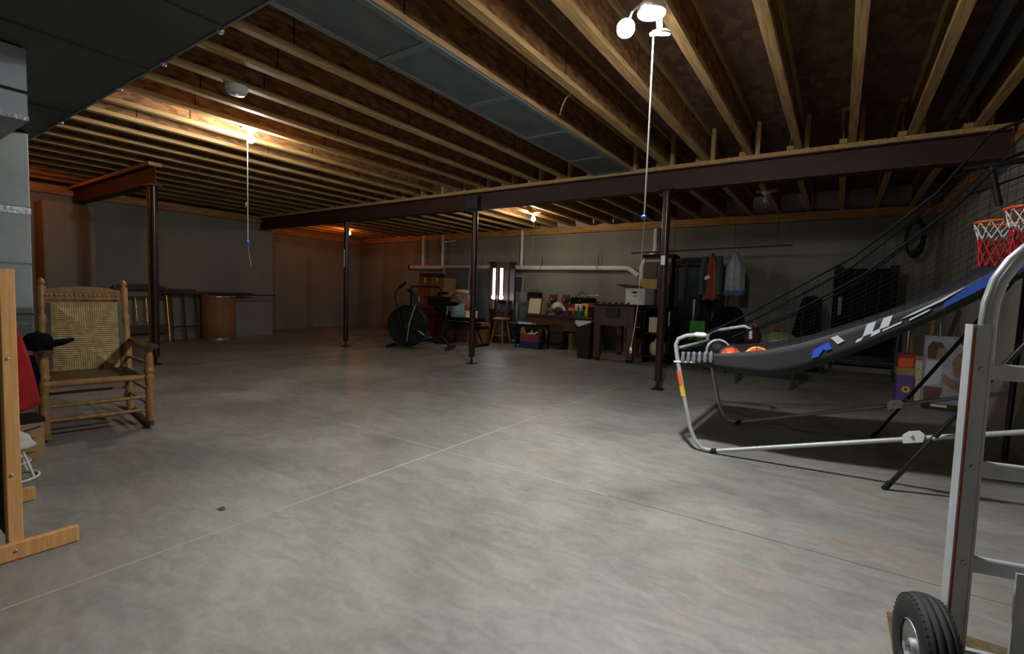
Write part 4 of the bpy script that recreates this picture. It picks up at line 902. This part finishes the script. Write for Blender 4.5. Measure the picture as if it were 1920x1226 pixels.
# ------------------------------------------------------------------ basketball arcade game
t = thing('basketball_game', 'folding basketball arcade game with pale tube frame and black ramp', 'arcade game', (0, 3.77, 0))
YN, YA = 3.30 - 3.77, 4.24 - 3.77; YA2 = 4.42 - 3.77
def U(y, y2): return [(.95, y2, .448), (.775, y2, .403), (-.09, y + (y2 - y) * .4, .165), (-.62, y, .018), (-.69, y, .022), (-.745, y, .075), (-.775, y, .15), (-.83, y, .37), (-.885, y, .62), (-.895, y, .69), (-.88, y, .73), (-.83, y, .755), (-.74, y, .77)]
part(B().tube(U(YN, YN), .0135, 12), 'front_frame_tube', 'white_tube', t)
part(B().tube(U(YA, YA2), .0135, 12), 'back_frame_tube', 'white_tube', t)
part(B().tube([(-.892, YN, .66), (-.892, YA, .66)], .014, 10), 'front_cross_tube', 'white_tube', t)
for y in (YN, YA): part(B().tube([(-.64, y, .013), (-.60, y, .024)], .0165, 12), 'black_ferrule', 'black', t)
part(B().tube([(-.866, YN, .51), (-.828, YN, .35)], .0165, 12), 'yellow_sticker', 'yellow', t)
part(B().tube([(-.868, YN - .004, .515), (-.845, YN - .004, .42)], .0145, 12), 'orange_sticker', 'orange', t)
for y in (YN, (YA2 + YA) / 2):
    hp = part(B().prism([(.325, .262), (.405, .284), (.410, .325), (.39, .342), (.345, .330), (.32, .305)], y - .022, y - .012), 'hinge_plate', 'white', t)
    part(B().lathe([(.009, 0), (.007, .006), (.001, .006)], (.36, y - .022, .305), (0, -1, 0), 10), 'bolt', 'steel', hp)
for y in (3.262 - 3.77, 4.50 - 3.77):
    part(B().tube([(.268, y, .01), (.445, y, .318), (.74, y, .83), (1.0, y, 1.30)], .0125, 12), 'black_leg', 'black_gloss', t)
    part(B().tube([(.258, y, .0), (.285, y, .045)], .0155, 12), 'rubber_foot', 'black', t)
    part(B().lathe([(.01, 0), (.008, .006), (.001, .006)], (.445, y - .016, .318), (0, -1, 0), 10), 'bolt', 'steel', t)
part(B().tube([(.94, 4.33 - 3.77, .02), (.97, 4.33 - 3.77, 1.9)], .016, 10), 'rear_upright', 'black_gloss', t)
part(B().tube([(.98, 3.40 - 3.77, .02), (1.0, 3.40 - 3.77, 1.95)], .016, 10), 'rear_upright', 'black_gloss', t)
part(B().tube([(.80, 4.3 - 3.77, 1.65), (.745, 4.3 - 3.77, 1.905)], .018, 10), 'board_strut', 'black', t)
part(B().tube([(.62, 4.3 - 3.77, 1.90), (.99, 4.3 - 3.77, 1.93)], .018, 10), 'board_strut', 'black', t)
# black fabric ramp: sagging tray from the front cross bar up to the back
TOP = [(-.86, .645), (-.60, .655), (-.36, .70), (-.18, .755), (.07, .865), (.30, .975), (.50, 1.09), (.65, 1.205), (.92, 1.42)]
BOT = [(-.86, .60), (-.60, .565), (-.336, .555), (-.20, .59), (-.07, .655), (.12, .765), (.30, .875), (.50, 1.005), (.72, 1.165)]
def interp(tab, x):
    for (a, b_), (c, d_) in zip(tab[:-1], tab[1:]):
        if x <= c: return b_ + (d_ - b_) * (x - a) / (c - a)
    return tab[-1][1] + (x - tab[-1][0]) * .75
def rampf(u, v):
    x = -.86 + 1.80 * u; y = YN + (YA - YN) * v; e = min(1, min(v, 1 - v) / .10); zt = interp(TOP, x); zb = interp(BOT, x) - .03
    return (x, y, zt + (zb - zt) * math.sin(e * PI / 2))
part(B().sheet(rampf, 36, 24, .004), 'fabric_ramp', 'ramp_black', t)
def wallsheet(tab0, tab1, y, x0, x1, n=30, th=.006):
    return B().sheet(lambda u, v: (x0 + (x1 - x0) * u, y + .004 * math.sin(20 * u), interp(tab0, x0 + (x1 - x0) * u) * (1 - v) + interp(tab1, x0 + (x1 - x0) * u) * v), n, 4, th)
sd = part(wallsheet(BOT, TOP, YN - .008, -.80, .94), 'side_skirt', 'ramp_black', t)
part(wallsheet(BOT, TOP, YA + .008, -.80, .94), 'side_skirt', 'ramp_black', t)
# printed marks on the near skirt
def mark(pts, m): 
    v = [(x, YN - .0165 , interp(BOT, x) * (1 - k) + interp(TOP, x) * k) for x, k in pts]; w_ = [(x, YN - .0135, z) for x, _, z in v]; n = len(v)
    part(B().add(v + w_, [tuple(range(n)), tuple(range(2 * n - 1, n - 1, -1))] + [(i, i + n, (i + 1) % n + n, (i + 1) % n) for i in range(n)]), 'printed_mark', m, sd)
mark([(.44, .25), (.94, .25), (.94, .98), (.60, .98), (.52, .85), (.44, .55)], 'blue'); mark([(.27, .62), (.33, .62), (.44, .72), (.52, .97), (.50, .99), (.42, .82), (.32, .72)], 'print_white')
mark([(.13, .95), (.17, .95), (.155, .45), (.115, .45)], 'print_white'); mark([(.20, .98), (.24, .98), (.225, .5), (.185, .5)], 'print_white'); mark([(.155, .5), (.19, .55), (.19, .35), (.15, .3)], 'print_white')
mark([(.09, .4), (.12, .45), (.11, .3), (.085, .28)], 'print_white'); mark([(.20, .42), (.28, .5), (.275, .4), (.20, .34)], 'print_white'); mark([(.31, .45), (.39, .55), (.385, .45), (.31, .36)], 'print_white')
mark([(-.03, .85), (.0, .88), (.035, .55), (.005, .5)], 'print_white'); mark([(-.11, .6), (-.04, .72), (-.02, .4), (-.05, .4), (-.06, .5), (-.085, .28), (-.115, .28)], 'print_blue')
# nets: rolled hem poles and mesh on both sides
HEM = [(-.82, .72), (-.53, .875), (.05, 1.26), (.38, 1.58), (.56, 1.85), (.98, 2.0)]
for y in (YN, YA + .06):
    part(B().tube([(x, y, z) for x, z in HEM], .007, 8), 'net_hem', 'black_cloth', t)
    part(B().tube([(-.55, y, .765), (-.2, y, .95), (.1, y, 1.16), (.45, y, 1.50), (.62, y, 1.72), (.98, y, 1.86)], .006, 8), 'net_hem', 'black_cloth', t)
    nb = B(); 
    for k in range(30):
        x = -.70 + k * .058
        z0, z1 = interp(TOP, x), interp(HEM, x); nb.tube([(x, y, z0), (x + .01, y, z1)], .0010, 4)
    for k in range(1, 16):
        f_ = k / 16; nb.tube([(-.75 + i * .0865, y, interp(TOP, -.75 + i * .0865) * (1 - f_) + interp(HEM, -.75 + i * .0865) * f_) for i in range(21)], .0010, 4)
    o = part(nb, 'net', 'black_cloth', t); o['kind'] = 'stuff'
part(B().box(.985, 1.01, YN, YA2, 1.40, 1.97), 'backboard', 'charcoal', t)
for nm, yc, xc, zc_ in (('near', 3.56 - 3.77, .80, 1.515), ('far', 4.03 - 3.77, .76, 1.51)):
    hp = part(B().tube([(xc + .115 * math.cos(2 * PI * k / 32), yc + .115 * math.sin(2 * PI * k / 32), zc_) for k in range(32)], .008, 8, True), 'hoop', 'hoop_orange', t)
    part(B().tube([(xc + .115, yc, zc_), (.99, yc, zc_ - .01)], .012, 8), 'hoop_bracket', 'hoop_orange', hp)
    nw = B(); nr = B()
    for k in range(12):
        a0 = 2 * PI * k / 12
        for s_ in (-1, 1):
            a1 = a0 + s_ * PI / 12 * 1.0; a2 = a0 + s_ * PI / 6; a3 = a0 + s_ * PI / 4
            nw.tube([(xc + .115 * math.cos(a0), yc + .115 * math.sin(a0), zc_), (xc + .10 * math.cos(a1), yc + .10 * math.sin(a1), zc_ - .05), (xc + .09 * math.cos(a2), yc + .09 * math.sin(a2), zc_ - .10)], .0035, 5)
            nr.tube([(xc + .09 * math.cos(a2), yc + .09 * math.sin(a2), zc_ - .10), (xc + .082 * math.cos(a3), yc + .082 * math.sin(a3), zc_ - .15), (xc + .08 * math.cos(a2), yc + .08 * math.sin(a2), zc_ - .21), (xc + .076 * math.cos(a3), yc + .076 * math.sin(a3), zc_ - .26)], .0045, 5)
    part(nw, 'white_net', 'cord_white', hp); part(nr, 'red_net', 'cord_red', hp)
# checkered print with pale pins on the front pocket
part(B().box(-.885, -.872, YN + .03, YA - .03, .56, .64), 'front_pocket', 'black_cloth', t)
for k in range(6): part(B().lathe([(.010, 0), (.016, .02), (.010, .05), (.011, .065), (.001, .075)], (-.84 + .035 * k, YN - .016, .575 + .004 * k), n=8), 'printed_pin', 'pin_grey', t)
part(B().tube([(-.90, YN - .01, .575), (-.76, YN - .01, .585)], .007, 6), 'white_clip', 'white', t)
part(B().bbox(-.78, -.70, YN - .025, YN + .03, .752, .782, .01), 'white_bracket', 'white', t)
for y in (YA,): part(B().tube([(-.80, y, .758), (-.62, y, .80), (-.575, y, .78), (-.57, y, .70)], .014, 10), 'far_top_tube', 'white_tube', t)
# balls in the tray
def ball_obj(label, x, y, z, r, mats):
    t = thing('ball', label, 'ball', (x, y, z))
    b0 = part(B().ball((0, 0, 0), r, 20, 14), 'sphere', mats[0], t)
    for k, m_ in enumerate(mats[1:]):
        pts = [(r * 1.0 * math.cos(a), 0, r * 1.0 * math.sin(a)) for a in [2 * PI * i / 28 for i in range(28)]]
        part(B().tube(pts, r * (.10 if k else .16), 6, True, T=Matrix.Rotation(R(60 * k + 20), 4, 'Z')), 'colour_band', m_, t)
ball_obj('orange ball resting in the front of the black ramp', -.60, 3.58, .610, .070, ['orange', 'charcoal'])
ball_obj('red and yellow striped ball resting in the black ramp', -.44, 3.62, .605, .078, ['pink', 'yellow', 'orange'])
ball_obj('black and white checked ball at the front of the black ramp', -.72, 3.78, .63, .075, ['black', 'print_white'])

# ------------------------------------------------------------------ hand truck
az = R(12); t = thing('hand_truck', 'aluminium hand truck standing at the right edge', 'hand truck', (.275, 1.60, 0), az)
for k, x in enumerate((0.0, .30)):
    part(B().box(x + .0, x + .028, -.012, -.009, .10, .945), 'rail_face', 'alu', t)
    ra = part(B().box(x - .010, x + .000, -.016, .022, .10, .947), 'rail_edge', 'alu', t); part(B().box(x + .028, x + .033, -.014, .022, .10, .945), 'rail_edge', 'alu', t)
    part(B().box(x - .0065, x - .0035, -.0185, -.016, .10, .94), 'red_line', 'red', ra)
    for z in (.84, .60, .36): part(B().lathe([(.006, 0), (.005, .004), (.001, .004)], (x + .015, -.012, z), (0, -1, 0), 10), 'rivet', 'steel', t)
part(B().tube([(.028, .012, .85), (.028, .012, .95), (.030, .012, 1.0), (.042, .012, 1.055), (.065, .012, 1.10), (.10, .012, 1.14), (.14, .012, 1.16), (.20, .012, 1.16), (.24, .012, 1.14), (.27, .012, 1.10), (.295, .012, 1.05), (.305, .012, .95), (.305, .012, .85)], .0175, 16), 'handle', 'alu_tube', t)
for z in (.815, .575, .335): part(B().bbox(.033, .29, -.006, .012, z, z + .038, .003), 'rung', 'alu', t)
part(B().box(.105, .145, -.035, -.028, .02, .365), 'wheel_strut', 'alu', t)
part(B().box(-.02, .36, .022, .032, .012, .12), 'heel_plate', 'alu', t); part(B().box(-.02, .36, .032, .22, .012, .018), 'toe_plate', 'alu', t)
part(B().tube([(-.10, -.045, .132), (.42, -.045, .132)], .011, 10), 'axle', 'steel', t)
for x in (-.056, .396):
    prof = [(.062, -.032), (.085, -.038), (.108, -.037), (.122, -.031), (.127, -.022), (.1275, -.019), (.1225, -.018), (.1225, -.015), (.130, -.014), (.131, -.003), (.1255, -.002), (.1255, .002), (.131, .003), (.130, .014), (.1225, .015), (.1225, .018), (.1275, .019), (.127, .022), (.122, .031), (.108, .037), (.085, .038), (.062, .032)]
    wh = part(B().lathe(prof + prof[:1], (x, -.045, .133), (1, 0, 0), 44, caps=False), 'tyre', 'rubber', t)
    part(B().lathe([(.062, -.034), (.066, -.030), (.052, -.022), (.045, -.012), (.022, -.012), (.020, -.03), (.012, -.034)], (x, -.045, .133), (1, 0, 0), 28, caps=False), 'wheel_rim', 'alu', wh)
    part(B().lathe([(.012, .034), (.020, .03), (.045, .012), (.066, .030)], (x, -.045, .133), (1, 0, 0), 28, caps=False), 'wheel_rim', 'alu', wh)
    for k in range(48):
        a = 2 * PI * k / 48; T_ = Matrix.Translation((x, -.045, .133)) @ Matrix.Rotation(a, 4, 'X')
        for q in (-1, 1): part(B().box(min(q * .024, q * .0325), max(q * .024, q * .0325), .112, .1235, -.0025, .0025, T_), 'tread_block', 'rubber', wh)
tag(B().bbox(.185, .95, 1.32, 1.93, 0.0005, .010, .004).build('floor_mat', 'mat_brown'), 'rough brown mat under the hand truck wheel', 'mat')
# small scraps on the floor
tag(B().add([(-2.222, 1.0, .001), (-2.19, 1.006, .005), (-2.188, 1.024, .001), (-2.215, 1.03, .008)], [(0, 1, 2), (0, 2, 3), (2, 1, 0), (3, 2, 0)]).build('paper_scrap', 'scrap'), 'tiny crumpled wrapper on the floor in front of the rocking chair', 'scrap')
